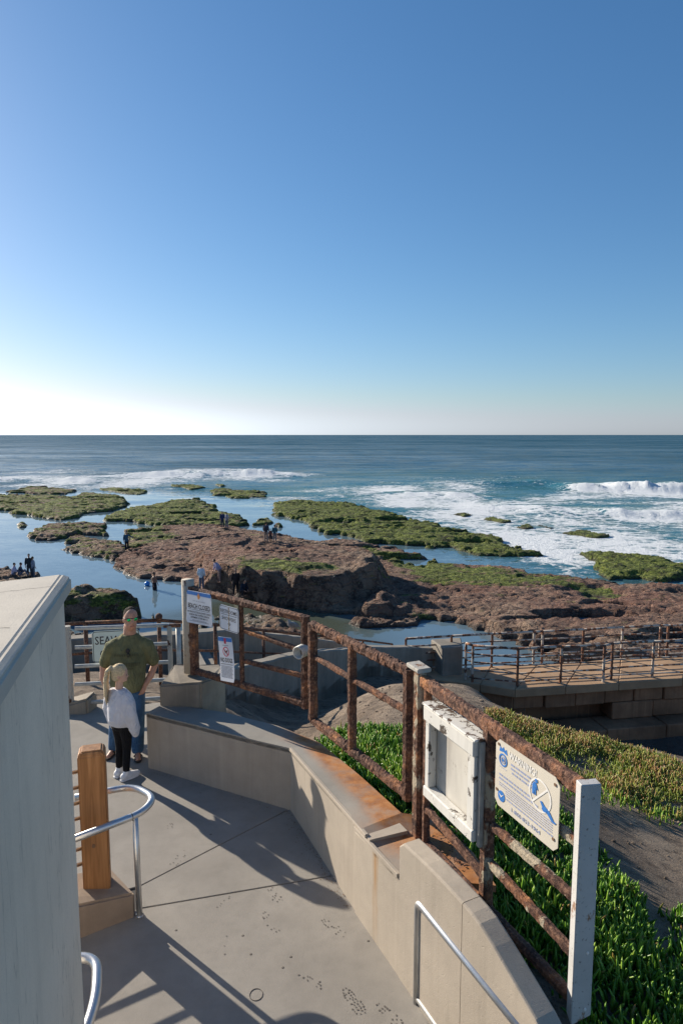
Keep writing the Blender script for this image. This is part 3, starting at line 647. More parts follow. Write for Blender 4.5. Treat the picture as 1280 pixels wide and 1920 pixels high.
# ------------------------------------------------------------------ slope between the platform and the shore
CP = np.array([
 # left ramp beyond the grey gate
 (-9, 4, -0.6), (-6, 9, -0.25), (-3.8, 9.6, -0.12), (-2.6, 9.6, -0.15), (-3.2, 11, -0.45), (-5.5, 12, -0.6), (-2.4, 12.3, -1.0), (-4.5, 14.5, -1.7), (-8, 14, -1.6), (-9, 18, -4.2), (-4, 18, -4.2),
 (-1.8, 14.5, -1.75), (-0.6, 17.5, -2.7), (1.6, 20, -3.35), (-2, 19.5, -4.6),
 # gully behind the rusted gates, left shoulder added to put it in shade
 (-2.0, 8.5, 0.10), (-1.3, 8.6, -0.45), (-1.0, 10, -1.0), (-1.9, 10.2, -0.5), (-0.8, 12, -1.55), (-0.8, 14, -2.15), (0.4, 16.2, -2.75), (2.2, 18.5, -3.2), (3.4, 19.3, -3.5),
 # planted bank and mound
 (-0.25, 7.2, 0.35), (0.2, 6.6, 0.42), (0.55, 6.0, 0.42), (0.9, 5.4, 0.40), (1.2, 4.6, 0.35), (1.6, 3.6, 0.30), (1.9, 2.4, 0.30), (0.4, 8.0, 0.12), (0.0, 8.6, -0.15), (1.0, 8.6, 0.0), (0.7, 10.3, -0.42), (0.9, 11.6, -0.72), (0.3, 12.6, -1.3), (1.5, 13.2, -1.25),
 (2.6, 4.0, 0.02), (4.2, 3.2, -0.25), (3.0, 6.0, -0.32), (4.4, 5.4, -0.6), (2.2, 7.0, -0.12), (2.4, 9.4, -0.62), (4.2, 8.6, -0.95), (6.0, 7.5, -1.25), (3.1, 12.2, -1.36), (4.6, 11.6, -1.66), (5.9, 11.2, -1.82), (8.0, 10.2, -2.2), (2.4, 14.5, -1.9), (3.4, 16.2, -2.6),
 # drop to the sand
 (4.8, 14.6, -3.3), (6.4, 14.0, -3.7), (5.2, 17.2, -4.7), (8.5, 13.5, -4.5), (7.0, 17.5, -4.9), (10, 18.5, -4.95), (14, 18, -4.95), (13, 14, -4.9), (12, 10, -3.4), (15, 6, -3.0), (8, 4, -1.4), (12, 2, -2)], float)
def tps(P):
    n = len(P); d = np.hypot(P[:, None, 0] - P[None, :, 0], P[:, None, 1] - P[None, :, 1])
    K = np.where(d > 0, d ** 2 * np.log(d + 1e-9), 0) + np.eye(n) * 0.02
    A = np.zeros((n + 3, n + 3)); A[:n, :n] = K; A[:n, n] = 1; A[:n, n + 1:] = P[:, :2]; A[n, :n] = 1; A[n + 1:, :n] = P[:, :2].T
    w = np.linalg.solve(A, np.concatenate([P[:, 2], [0, 0, 0]]))
    def f(x, y):
        r = w[n] + w[n + 1] * x + w[n + 2] * y
        for i in range(n):
            q = np.hypot(x - P[i, 0], y - P[i, 1]); r = r + w[i] * np.where(q > 0, q ** 2 * np.log(q + 1e-9), 0)
        return r
    return f
_T = tps(CP)
PLAT = [(-7, 1.2), (0.75, 1.2), (1.3, 2.6), (0.75, 4.4), (0.35, 5.3), (-0.45, 6.7), (-2.05, 7.6), (-2.35, 9.25), (-7, 8.8)]
def terrain(x, y):
    z = _T(x, y) + 0.05 * fbm(x / 0.9, y / 0.9, 0, 4, 300) * sstep(4, 8, y)
    z = z + 0.09 * sstep(9, 11, y) * np.abs(fbm(x / 1.2 + y / 3, y / 0.6, 0, 4, 302))
    z = np.maximum(z, -4.96 + 0.02 * fbm(x, y, 0, 2, 303))
    k = sstep(-0.05, 0.2, poly_sd(x, y, PLAT)); return z * (1 - k) + np.minimum(z, -0.55) * k
gx, gy = np.meshgrid(np.arange(-10, 17.01, 0.11), np.arange(1.0, 21.2, 0.11))
gz = terrain(gx, gy)
gi = np.arange(gx.size).reshape(gx.shape)
gq = np.stack([gi[:-1, :-1], gi[:-1, 1:], gi[1:, 1:], gi[1:, :-1]], -1).reshape(-1, 4)
keep = ~((gy[:-1, :-1] > 20.3) & (gx[:-1, :-1] > -1)).ravel()
me = np_mesh('ground', np.stack([gx, gy, gz], -1).reshape(-1, 3), gq[keep], {'wet': (1 - sstep(-4.9, -4.0, gz)).ravel() * 0.8})
o = link('ground', me, M['ground'], None, True); tag(o, kind='structure', label='weathered sandstone slope falling from the platform to the beach')

# ------------------------------------------------------------------ platform floor, its slabs, joints and worn prints
def fl(px, py): return U(px, py, 0)[:2]
j1a, j1b = np.array(fl(262, 1662)), np.array(fl(560, 1508)); j2a, j2b = np.array(fl(262, 1704)), np.array(fl(660, 1636))
def ext(a, b, y):  # point of line ab at x=y
    return a + (b - a) * ((y - a[0]) / (b[0] - a[0]))
XL, XR = -7.0, 1.4
plat = empty('platform', (-2, 6, 0), 'grey concrete viewing platform with scored joints', None, None, 'structure')
g = 0.006
a1, b1, a2, b2 = ext(j1a, j1b, XL), ext(j1a, j1b, XR), ext(j2a, j2b, XL), ext(j2a, j2b, XR)
def slab(P, z=0.0): MB().prism(P, -0.35, z).build('slab', M['floor'], plat, bevel=0.004)
lft = -3.2
p1l, p2l = ext(j1a, j1b, lft), ext(j2a, j2b, lft)
mid_meet = p1l if p1l[1] < p2l[1] else p2l
slab([(XL, 9.0), (XL, max(p1l[1], p2l[1]) + g), (lft, max(p1l[1], p2l[1]) + g)] + [tuple(j1a + (0, g)), tuple(ext(j1a, j1b, -0.50) + (0, g)), (-0.52, 6.66), (-2.1, 7.55), (-2.35, 9.3)])
slab([tuple(j1a - (0, g)), tuple(j2a + (0, g)), tuple(ext(j2a, j2b, 0.25) + (0, g)), tuple(ext(j1a, j1b, -0.48) - (0, g))])
slab([(XL, 1.0), (0.9, 1.0), (1.15, 2.6), (0.6, 4.2), tuple(ext(j2a, j2b, 0.25) - (0, g)), tuple(j2a - (0, g)), (lft, max(p1l[1], p2l[1]) - g), (XL, max(p1l[1], p2l[1]) - g)])
MB().prism([(XL + .1, 1.1), (0.8, 1.1), (1.0, 2.6), (0.4, 4.5), (-0.4, 6.4), (-2.2, 7.5), (-2.4, 9.1), (XL + .1, 8.8)], -0.36, -0.012).build('joint_filler', M['joint'], plat)
def marks(px, py, n, L, W, ang, seed, solid=0.55, letters=False):
    """a worn shoe print: small tread lugs pressed in the cement"""
    r = random.Random(seed); c = np.array([*fl(px, py), 0]); mb = MB(); ca, sa = math.cos(ang), math.sin(ang)
    rowsN = int(L / 0.02)
    for i in range(rowsN):
        u = (i + .5) / rowsN; w = W * (1.0 if u < 0.45 else (0.72 if u < 0.62 else 0.85)) * math.sqrt(max(0.05, 1 - abs(2 * u - 1) ** 5))
        k = max(2, int(w / 0.02))
        for j in range(k):
            if r.random() > solid: continue
            x = (j + .5) / k * w - w / 2 + r.uniform(-.003, .003); y = (u - .5) * L + r.uniform(-.003, .003)
            s = r.uniform(0.004, 0.009); t = r.uniform(0.003, 0.006); q = r.uniform(-.8, .8)
            pts = []
            for (dx, dy) in ((-s, -t), (s, -t * .6), (s * .8, t), (-s * .7, t)):
                ex, ey = x + dx * math.cos(q) - dy * math.sin(q), y + dx * math.sin(q) + dy * math.cos(q)
                pts.append((c[0] + ex * ca - ey * sa, c[1] + ex * sa + ey * ca, 0.0025))
            mb.add(pts, [(0, 1, 2, 3)])
    mb.build('shoe_print', M['print'], plat)
marks(662, 1878, 0, 0.25, 0.10, 0.55, 1, 0.8); marks(585, 1840, 0, 0.24, 0.07, 1.0, 2, 0.5); marks(505, 1728, 0, 0.28, 0.09, 0.6, 3, 0.3)
marks(625, 1740, 0, 0.26, 0.09, 0.8, 4, 0.3); marks(515, 1680, 0, 0.26, 0.09, 0.5, 5, 0.32); marks(420, 1775, 0, 0.22, 0.09, 0.1, 6, 0.18)
marks(730, 1905, 0, 0.25, 0.09, 0.7, 7, 0.4); marks(420, 1690, 0, 0.22, 0.09, -0.2, 8, 0.2); marks(335, 1610, 0, 0.25, 0.1, -0.3, 9, 0.18); marks(316, 1555, 0, 0.2, 0.08, 0, 10, 0.15)
ring = MB(); rc = fl(480, 1866)
ring.tube([(rc[0] + 0.045 * math.cos(t), rc[1] + 0.05 * math.sin(t), 0.001) for t in np.linspace(0, 6.2, 24)], 0.003, 5).build('ring_mark', M['print'], plat)
for px, py in [(455, 1755), (330, 1745), (470, 1790), (530, 1815), (395, 1565), (545, 1795), (690, 1765)]:
    c = fl(px, py); MB().ball((c[0], c[1], 0.0), (0.012, 0.012, 0.003), 8, 4).build('spot', M['print'], plat)

# ------------------------------------------------------------------ tall retaining wall at the left
tz = 3.24
wl = [U(133, 1074, tz)[:2], U(0, 1266, tz)[:2]]
d = wl[1] - wl[0]; near = wl[1] + d * 1.6
farL = U(0, 1092, tz)[:2]; dl = farL - wl[0]; dl = dl / np.linalg.norm(dl)
w_far = wl[0] + dl * 2.2; nl = np.array([-0.95, -0.1])
rw = empty('retaining_wall', (wl[0][0], wl[0][1], 0), 'tall pale concrete parapet wall filling the lower left corner', 'wall')
inn = 0.035
cc = sum([wl[0], near, w_far]) / 3
dn = np.array([d[1], -d[0]]); dn = dn / np.linalg.norm(dn)
if np.dot(dn, cc - wl[0]) < 0: dn = -dn
tw = 0.20
MB().prism([wl[0] + dn * inn, near + dn * inn, near + dn * 3, w_far + dn * 0.5], -0.3, tz - 0.09).build('wall_body', M['tall'], rw, bevel=0.006)
P0 = [wl[0], near, near + dn * 3, w_far + dn * .45]
cb = MB(); n0 = len(P0)
zin = tz - 0.0
top_in = [wl[0] + dn * 0.03 + np.array([0, -0.02]), near + dn * 0.03, near + dn * 3, w_far + dn * .45]
v = [(p[0], p[1], tz - 0.085) for p in P0] + [(p[0], p[1], tz - 0.02) for p in P0] + [(p[0], p[1], tz) for p in top_in]
f = [(3, 2, 1, 0), (8, 9, 10, 11)] + [(i, (i + 1) % 4, 4 + (i + 1) % 4, 4 + i) for i in range(4)] + [(4 + i, 4 + (i + 1) % 4, 8 + (i + 1) % 4, 8 + i) for i in range(4)]
cb.add(v, f).build('coping', M['coping'], rw, bevel=0.008, seg=2)
for (q1, q2) in [((0, 1110), (118, 1097)), ((-60, 1178), (20, 1176))]:   # hairline cracks across the coping
    A, B = U(*q1, tz + .0012), U(*q2, tz + .0012); pts = [A + (B - A) * t + np.array([0, 0.012 * vnoise(np.array([t * 7.]), np.array([q1[1]]))[0], 0]) for t in np.linspace(0, 1, 14)]
    cm = MB()
    for i in range(13):
        a, b = pts[i], pts[i + 1]; cm.add([a + (0, -.0018, 0), b + (0, -.0018, 0), b + (0, .0018, 0), a + (0, .0018, 0)], [(0, 1, 2, 3)])
    cm.build('crack', M['joint'], rw)

# ------------------------------------------------------------------ low curved wall with its cap, and the taller ramp wall
def unit_(v): v = np.array([v[0], v[1], 0.0]); return v / np.linalg.norm(v)
def stained_wall(name, p, d):
    m = M['wall'].copy(); m.name = name; t = NT.__new__(NT); t.m = m; t.t = m.node_tree
    t.pos = t.t.nodes.new('ShaderNodeNewGeometry').outputs['Position']
    bs = next(n for n in t.t.nodes if n.type == 'BSDF_PRINCIPLED'); old = bs.inputs['Base Color'].links[0].from_socket
    rel = t.n('VectorMath', {'operation': 'SUBTRACT'}, i0=t.pos, i1=(float(p[0]), float(p[1]), 0.0)).outputs[0]
    u = t.n('VectorMath', {'operation': 'DOT_PRODUCT'}, i0=rel, i1=tuple(map(float, d))).outputs['Value']
    u = t.math('ADD', u, t.math('MULTIPLY', t.math('SUBTRACT', t.noise(6, 4)[0], 0.5), 0.06))
    z = t.n('SeparateXYZ', None, i0=t.pos).outputs[2]
    w = t.ramp(t.math('ABSOLUTE', u), [(0.012, 1), (0.055, 0)])
    k = t.math('MULTIPLY', t.math('MULTIPLY', w, t.ramp(z, [(0.02, 0.15), (0.55, 1)])), t.ramp(t.noise(1.0, 5, vec=t.map((30, 30, 3)))[0], [(0.35, 0.35), (0.65, 0.95)]))
    t.set(bs.inputs['Base Color'], t.mix(k, old, (0.34, 0.19, 0.075))); return m
W1 = (U(278, 1440), U(545, 1520)); W2 = (U(545, 1520), U(660, 1700)); W3 = (U(665, 1712), U(780, 1880))
lw = empty('low_wall', (-0.5, 6.6, 0), 'low curved concrete wall with rust-stained cap beside the platform', 'wall')
c0 = W1[0][:2]; c1 = W1[1][:2]; c2 = PL(693, 1555, *W2)[:2]; c3 = PL(665, 1570, *W3)[:2]; c4 = PL(750, 1620, *W3)[:2]
def mv(p, dx, dy): return (p[0] + dx, p[1] + dy)
zc = {0: 0.665, 1: 0.665, 2: 0.80, 3: 0.70, 4: 0.77}
ZC = 0.62
MB().prism([c0, c1, mv(c1, .25, .22), mv(c0, .18, .33)], -0.3, [0.655, 0.655, 0.655, 0.655]).build('wall_panel', M['wall'], lw)
MB().prism([c1, c2, mv(c2, .3, .12), mv(c1, .25, .22)], -0.3, [0.655, 0.775, 0.775, 0.655]).build('wall_panel', M['wall'], lw)
sx = PL(703, 1640, *W3); d3s = unit_(W3[1] - W3[0])
M['wall_run'] = stained_wall('wall_concrete_rust_run', sx, d3s)
MB().prism([c3, c4, mv(c4, .35, .15), mv(c3, .35, .15)], -0.3, [0.70, 0.765, 0.765, 0.72]).build('wall_panel', M['wall_run'], lw, bevel=0.006)
# cap sheet, finely divided so that rust can stain its outer side
outer = [U(306, 1322, .66)[:2], U(330, 1324, .66)[:2], U(420, 1338, .66)[:2], U(520, 1363, .66)[:2], U(600, 1393, .68)[:2], U(680, 1462, .72)[:2], U(752, 1530, .76)[:2], np.array([0.78, 5.12]), np.array([0.98, 4.62]), np.array([1.06, 4.25])]
inner = [c0 + 0.0, (c0 * .9 + c1 * .1), (c0 * .6 + c1 * .4), (c0 * .2 + c1 * .8), c1, (c1 * .5 + c2 * .5), (c1 * .08 + c2 * .92), (c3 * .55 + c4 * .45), (c3 * .12 + c4 * .88), c4]
zin_ = [.668, .668, .668, .668, .675, .73, .782, .742, .772, .778]
def resample(P, n):
    P = np.array(P, float); s = np.linspace(0, len(P) - 1, n); i = np.minimum(s.astype(int), len(P) - 2); t = (s - i)[:, None]; return P[i] * (1 - t) + P[i + 1] * t
n1, n2 = 82, 14
A = resample([(p[0], p[1], z) for p, z in zip(inner, zin_)], n1); B = resample([(p[0], p[1], z + .004) for p, z in zip(outer, zin_)], n1)
t = np.linspace(0, 1, n2)
G = A[:, None] * (1 - t)[None, :, None] + B[:, None] * t[None, :, None]
G[..., 2] += 0.004 * fbm(G[..., 0] * 3, G[..., 1] * 3, 0, 3, 500)
rs = np.clip(1.5 * sstep(0.18, 0.85, t)[None] * sstep(0.30, 0.48, np.linspace(0, 1, n1))[:, None] + 1.3 * np.exp(-((G[..., 0] - 0.62) ** 2 + (G[..., 1] - 4.95) ** 2) / 0.12), 0, 1)
ii = np.arange(n1 * n2).reshape(n1, n2)
q = np.stack([ii[:-1, :-1], ii[1:, :-1], ii[1:, 1:], ii[:-1, 1:]], -1).reshape(-1, 4)
low = G.copy(); rim = []
vv = G.reshape(-1, 3).tolist(); rr = rs.ravel().tolist(); ff = [tuple(k) for k in q]
bd = [ii[i, 0] for i in range(n1)] + [ii[-1, j] for j in range(1, n2)] + [ii[i, -1] for i in range(n1 - 2, -1, -1)] + [ii[0, j] for j in range(n2 - 2, 0, -1)]
nb = len(vv)
for k in bd: vv.append((vv[k][0], vv[k][1], vv[k][2] - (0.05 if True else 0))); rr.append(rr[k] * .9)
for k in range(len(bd)):
    k2 = (k + 1) % len(bd); ff.append((bd[k], nb + k, nb + k2, bd[k2]))
cm = MB(); cm.add(vv, ff); o = cm.build('cap', M['cap'], lw)
at = o.data.attributes.new('rust', 'FLOAT', 'POINT'); at.data.foreach_set('value', np.array(rr[:len(o.data.vertices)], np.float32))
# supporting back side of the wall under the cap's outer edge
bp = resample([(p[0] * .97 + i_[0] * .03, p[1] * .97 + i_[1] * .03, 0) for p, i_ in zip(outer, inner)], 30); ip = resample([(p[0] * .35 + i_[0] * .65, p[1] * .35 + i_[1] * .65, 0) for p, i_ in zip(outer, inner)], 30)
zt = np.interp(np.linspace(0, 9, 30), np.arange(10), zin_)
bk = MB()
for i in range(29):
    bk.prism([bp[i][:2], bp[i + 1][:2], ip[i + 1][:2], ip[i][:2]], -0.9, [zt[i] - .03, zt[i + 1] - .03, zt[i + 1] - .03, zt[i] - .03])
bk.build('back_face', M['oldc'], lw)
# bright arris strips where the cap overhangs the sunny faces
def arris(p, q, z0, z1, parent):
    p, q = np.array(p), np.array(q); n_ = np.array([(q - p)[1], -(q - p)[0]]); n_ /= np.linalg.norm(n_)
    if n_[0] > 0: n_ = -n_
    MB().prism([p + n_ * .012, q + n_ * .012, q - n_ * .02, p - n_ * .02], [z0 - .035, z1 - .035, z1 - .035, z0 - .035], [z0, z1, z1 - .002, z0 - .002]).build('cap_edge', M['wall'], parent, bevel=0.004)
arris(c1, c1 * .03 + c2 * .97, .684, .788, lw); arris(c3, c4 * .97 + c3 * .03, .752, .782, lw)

rampw = empty('ramp_wall', (0.7, 4.0, 0), 'taller concrete wall carrying the steel handrail at lower right', 'wall')
d3 = (W3[1] - W3[0])[:2]; d3 /= np.linalg.norm(d3); n3 = np.array([-d3[1], d3[0]]);  n3 = n3 if n3[0] > 0 else -n3
th = 0.135
def ramp_panel(pix, tail=None):
    q = [PL(x, y, *W3) for x, y in pix]; P = [p[:2] - n3 * .004 for p in q]; Z = [float(p[2]) for p in q]
    if tail: P.append(P[-1] + d3 * tail); Z.append(Z[-1] - .62 * tail)
    v = []; e = .014
    for p, z in zip(P, Z):
        for o_, zz_ in ((0, -.3), (0, z - e), (e * .3, z - e * .3), (e, z), (th - e, z + .004), (th - e * .3, z + .004 - e * .3), (th, z - e), (th, -.3)): v.append((*(p + n3 * o_), zz_))
    n_ = len(P); f = [(i * 8 + k, i * 8 + k + 1, (i + 1) * 8 + k + 1, (i + 1) * 8 + k) for i in range(n_ - 1) for k in range(7)] + [tuple(range(7, -1, -1)), tuple(range((n_ - 1) * 8, n_ * 8))]
    MB().add(v, f).build('wall_panel', M['wall'], rampw)
ramp_panel([(750, 1586), (757, 1582), (800, 1622), (834, 1657), (867, 1693)])
ramp_panel([(868, 1694), (884, 1713), (899, 1733), (926, 1777), (952, 1822), (978, 1867), (1004, 1912)], 1.4)

# debris blown against the foot of the walls
db = MB(); rd_ = random.Random(8)
for k in range(260):
    t_ = rd_.random(); A_, B_ = (W2 if rd_.random() < .75 else W1); p_ = A_ + (B_ - A_) * t_
    n_ = np.array([-(B_ - A_)[1], (B_ - A_)[0]]); n_ = n_ / np.linalg.norm(n_); n_ = n_ if n_[1] < 0 else -n_
    q_ = p_[:2] + n_ * (0.01 + abs(rd_.gauss(0, .05))); s_ = rd_.uniform(.002, .007); an = rd_.random() * 6
    db.add([(q_[0] + s_ * math.cos(an + a_), q_[1] + s_ * math.sin(an + a_) , .002 + rd_.uniform(.001, .006)) for a_ in (0, 1.7, 3.2, 4.6)], [(0, 1, 2, 3)])
o = db.build('wall_debris', M['hole'], None); tag(o, 'dark flakes and grit along the foot of the low wall', 'debris', kind='stuff')

# ------------------------------------------------------------------ rusted frames and gates
TOP = 2.05
ga, gb, gc, gd, ge, gg = U(352, 1099, TOP), U(572, 1155, TOP), U(586, 1167, TOP), U(767, 1252, TOP), U(790, 1268, TOP), U(1090, 1466, TOP)
def on(px, py, a, b): return PL(px, py, a, b)
def unit(v): v = np.asarray(v, float); return v / np.linalg.norm(v)
def at_z(p, z): return np.array([p[0], p[1], z])
# leaf 1, hung on the pale post
r = empty('rusted_gate', (ga[0], ga[1], 0.7), 'heavily rusted steel gate leaf hung on the pale post, carrying three signs', 'gate')
MB().tube([at_z(ga, 0.98), at_z(ga, 2.13)], 0.075, 18).build('post', M['postp'], r, True)
pc = ga + unit((gb - ga)) * 0.10
MB().bar(at_z(pc, 0.98), at_z(pc, 2.06), 0.09, 0.10, up=(gb - ga), rough=0.008, seed=1).build('hanging_stile', M['rust'], r)
MB().bar(at_z(pc, 2.02), at_z(gb, 2.02), 0.075, 0.075, rough=0.016, step=.02, seed=2).build('rail', M['rust'], r)
m1, m2 = on(420, 1196, ga, gb), on(572, 1222, ga, gb); MB().bar(on(460, 1183, ga, gb), m2, 0.05, 0.05, rough=0.007, seed=3).build('rail', M['rust'], r)
MB().bar(on(460, 1240, ga, gb), on(572, 1268, ga, gb), 0.05, 0.05, rough=0.007, seed=4).build('rail', M['rust'], r)
MB().bar(at_z(pc, 1.02), at_z(gb, 1.13), 0.07, 0.075, rough=0.010, seed=5).build('rail', M['rust'], r)
MB().bar(at_z(gb, 1.09), at_z(gb, 2.05), 0.085, 0.085, up=(gb - ga), rough=0.009, seed=6).build('stile', M['rust'], r)
sp_ = on(452, 1150, ga, gb); MB().bar(at_z(sp_, 1.09), at_z(sp_, 2.0), 0.05, 0.05, up=(gb - ga), rough=0.005, seed=7).build('stile', M['rust'], r)
# pipe collar on the meeting stile
pcx = on(566, 1216, ga, gb); ax = unit(np.array([-0.55, -0.83, -0.05])); cpt = pcx + np.array([0.0, -0.09, 0])
mb = MB(); nn = 20
up_ = unit(np.cross(ax, (0, 0, 1))); w_ = np.cross(ax, up_); vv = []
for (rad, off) in ((0.066, -0.08), (0.066, 0.06), (0.054, 0.06), (0.054, -0.07)):
    vv += [cpt + ax * off + rad * (math.cos(2 * math.pi * k / nn) * up_ + math.sin(2 * math.pi * k / nn) * w_) for k in range(nn)]
mb.add(vv, [(i * nn + k, i * nn + (k + 1) % nn, (i + 1) * nn + (k + 1) % nn, (i + 1) * nn + k) for i in range(3) for k in range(nn)] + [tuple(range(3 * nn, 4 * nn))])
mb.build('pipe_collar', M['galv'], r, True)
# leaf 2
r = empty('rusted_gate', (gd[0], gd[1], 0.8), 'heavily rusted open steel gate leaf with middle rail above green ice plant', 'gate')
zb1, zb2 = 1.06, 1.0
MB().bar(at_z(gc, zb1), at_z(gc, 2.04), 0.085, 0.085, up=(gd - gc), rough=0.012, seed=11).build('stile', M['rust'], r)
MB().bar(at_z(gd, zb2 - .04), at_z(gd, 2.04), 0.085, 0.085, up=(gd - gc), rough=0.010, seed=12).build('stile', M['rust'], r)
MB().bar(at_z(gc, 2.02), at_z(gd, 2.02), 0.075, 0.085, rough=0.020, step=.015, seed=13).build('rail', M['rust'], r)
MB().bar(at_z(gc, zb1), at_z(gd, zb2), 0.075, 0.08, rough=0.016, step=.018, seed=14).build('rail', M['rust'], r)
gm_ = on(660, 1300, gc, gd)
MB().bar(at_z(gm_, 1.05), at_z(gm_, 2.0), 0.075, 0.075, up=(gd - gc), rough=0.009, seed=15).build('stile', M['rust'], r)
ml, mr = on(590, 1232, gc, gd), on(765, 1335, gc, gd); mc = gm_
def lerp_at(a, b, p): t = np.dot((p - a)[:2], (b - a)[:2]) / np.dot((b - a)[:2], (b - a)[:2]); return a + (b - a) * t
mk = lerp_at(ml, mr, gm_); dd = unit(mr - ml)
MB().bar(ml, mk - dd * .03, 0.05, 0.05, rough=0.009, step=.018, seed=16).build('rail', M['rust'], r)
MB().bar(mk + dd * .03, mr, 0.05, 0.05, rough=0.009, step=.018, seed=17).build('rail', M['rust'], r)
# frame 3 with its painted posts
r3 = empty('fence_panel', (ge[0], ge[1], 0.7), 'rusted steel fence panel ending in a broad white-painted post', 'fence')
d4 = unit((gg - ge)); n4 = unit(np.cross((0, 0, 1), d4)); n4 = -n4 if n4[0] > 0 else n4           # towards the platform
pp = ge - d4 * 0.02
MB().bar(at_z(pp, 0.70), at_z(pp, 2.10), 0.075, 0.10, up=d4, rough=0.006, seed=21).build('post', M['rustp'], r3)
MB().bar(at_z(pp, 2.105) - d4 * .11, at_z(pp, 2.105) + d4 * .06, 0.12, 0.035, rough=0.004, seed=22).build('post_cap', M['galvr'], r3)
st0 = ge + d4 * 0.10
MB().bar(at_z(st0, 0.72), at_z(st0, 2.0), 0.055, 0.055, up=d4, rough=0.009, seed=23).build('stile', M['rust'], r3)
MB().bar(at_z(ge + d4 * .03, TOP - .03), at_z(gg, TOP - .03), 0.065, 0.095, rough=0.012, step=.018, seed=24).build('rail', M['rust2'], r3)
MB().bar(at_z(st0, 0.76), at_z(gg, 0.80), 0.065, 0.065, rough=0.010, step=.02, seed=25).build('rail', M['rust'], r3)
mp = on(915, 1500, ge, gg)
MB().bar(at_z(mp, 0.78), at_z(mp, 2.0), 0.075, 0.085, up=d4, rough=0.007, seed=26).build('stile', M['rustp'], r3)
for q1, q2, sd_ in [((922, 1455), (1083, 1580), 27), ((925, 1550), (1076, 1683), 28), ((920, 1620), (1072, 1785), 29)]:
    MB().bar(on(*q1, ge, gg), on(*q2, ge, gg), 0.05, 0.055, rough=0.008, step=.018, seed=sd_).build('rail', M['rustp'], r3)
bl = on(800, 1495, ge, gg); bl[2] = 1.05
MB().bar(bl, at_z(mp, 0.98), 0.05, 0.055, rough=0.010, seed=30).build('rail', M['rust'], r3)
wp = gg + d4 * 0.05
wpm = MB(); cx_ = unit(np.array([1.0, 0.12, 0])); cy_ = unit(np.cross((0, 0, 1), cx_))
P = [wp[:2] - cx_[:2] * .055 - cy_[:2] * .03, wp[:2] + cx_[:2] * .055 - cy_[:2] * .03, wp[:2] + cx_[:2] * .055 + cy_[:2] * .03, wp[:2] - cx_[:2] * .055 + cy_[:2] * .03]
wpm.prism(P, [0.71, 0.76, 0.78, 0.74], 2.075).build('post', M['white_post'], r3, bevel=0.004)
for zz_, xo_ in ((1.13, .02), (0.80, .02)):
    MB().ball(np.array([*(wp[:2] + cx_[:2] * xo_ - cy_[:2] * .031), zz_]), (.008, .004, .010), 8, 5).build('paint_chip', M['ink_white'], r3)
# rust flakes fallen on the cap
fk = MB(); rr_ = random.Random(4)
for k in range(170):
    c = np.array([0.60 + rr_.random() * 0.36, 4.95 - rr_.random() * 0.55]); s = rr_.uniform(.004, .016); an = rr_.random() * 6.28
    z = .783 + rr_.random() * .006
    fk.add([(c[0] + s * math.cos(an + a_) * rr_.uniform(.5, 1), c[1] + s * math.sin(an + a_) * rr_.uniform(.5, 1), z + rr_.uniform(0, .008)) for a_ in (0, 1.6, 3.1, 4.7)], [(0, 1, 2, 3)])
o = fk.build('rust_flakes', M['rust'], None); tag(o, 'dark rust flakes fallen on the wall cap under the notice case', 'rust', kind='stuff')

# pedestal under the pale post
pd = ga[:2]
ped = MB(); Pp = [pd + np.array(q) for q in [(-0.30, -0.30), (0.20, -0.34), (0.42, 0.10), (0.30, 0.35), (-0.28, 0.30)]]
o = ped.prism(Pp, 0.1, [0.93, 0.97, 0.94, 0.95, 0.97]).build('pedestal', M['oldc'], None, bevel=0.022, seg=2, base=(pd[0], pd[1], 0.1))
tag(o, 'chipped old concrete pedestal under the pale gate post', 'pedestal')
bm = bmesh.new(); bm.from_mesh(o.data); bmesh.ops.subdivide_edges(bm, edges=bm.edges[:], cuts=5, use_grid_fill=True)
co = np.array([v.co[:] for v in bm.verts]); dz = 0.025 * fbm(co[:, 0] * 7, co[:, 1] * 7, co[:, 2] * 7, 4, 33)
for v, q_ in zip(bm.verts, dz): v.co += v.co.normalized() * float(q_)
bm.to_mesh(o.data); bm.free()

# ------------------------------------------------------------------ notice case
def frame_at(origin, xdir, zdir=(0, 0, 1)):
    """matrix with x along xdir (level or not), y up, z out of the face"""
    x = unit(xdir); y = np.array(zdir, float); y = unit(y - x * np.dot(x, y)); z = np.cross(x, y)
    return Matrix(((x[0], y[0], z[0], origin[0]), (x[1], y[1], z[1], origin[1]), (x[2], y[2], z[2], origin[2]), (0, 0, 0, 1)))
def onf(px, py, off): return PL(px, py, ge + n4 * off, gg + n4 * off)
cq0, cq1 = onf(793, 1486, .10), onf(884, 1590, .10); cq2 = onf(791, 1312, .10)
BW, BH = np.linalg.norm((cq1 - cq0)[:2]), cq2[2] - cq0[2]; bx0 = at_z(cq0 - n4 * .10, 0)
case = empty('notice_case', (*(bx0 + d4 * .3)[:2], 1.08), 'weathered white wooden notice case with peeling paint on the rusted fence', 'notice case')
CZ = (cq0[2] + cq1[2]) / 2; Mc = frame_at(at_z(bx0 + n4 * 0.0, CZ), at_z(d4, 0))
def cbox(x0, x1, y0, y1, z0, z1): return MB().box(((x0 + x1) / 2, (y0 + y1) / 2, (z0 + z1) / 2), ((x1 - x0) / 2, 0, 0), (0, (y1 - y0) / 2, 0), (0, 0, (z1 - z0) / 2)).xform(Mc)
cbox(0, BW, 0, BH, 0.0, 0.022).build('back_board', M['casepanel'], case)
cbox(0.0, 0.055, 0.085, BH - .11, 0.024, 0.09).build('frame_side', M['wpaint'], case, bevel=.006)
cbox(BW - .085, BW - .004, 0.085, BH - .11, 0.024, 0.09).build('frame_side', M['wpaint'], case, bevel=.006)
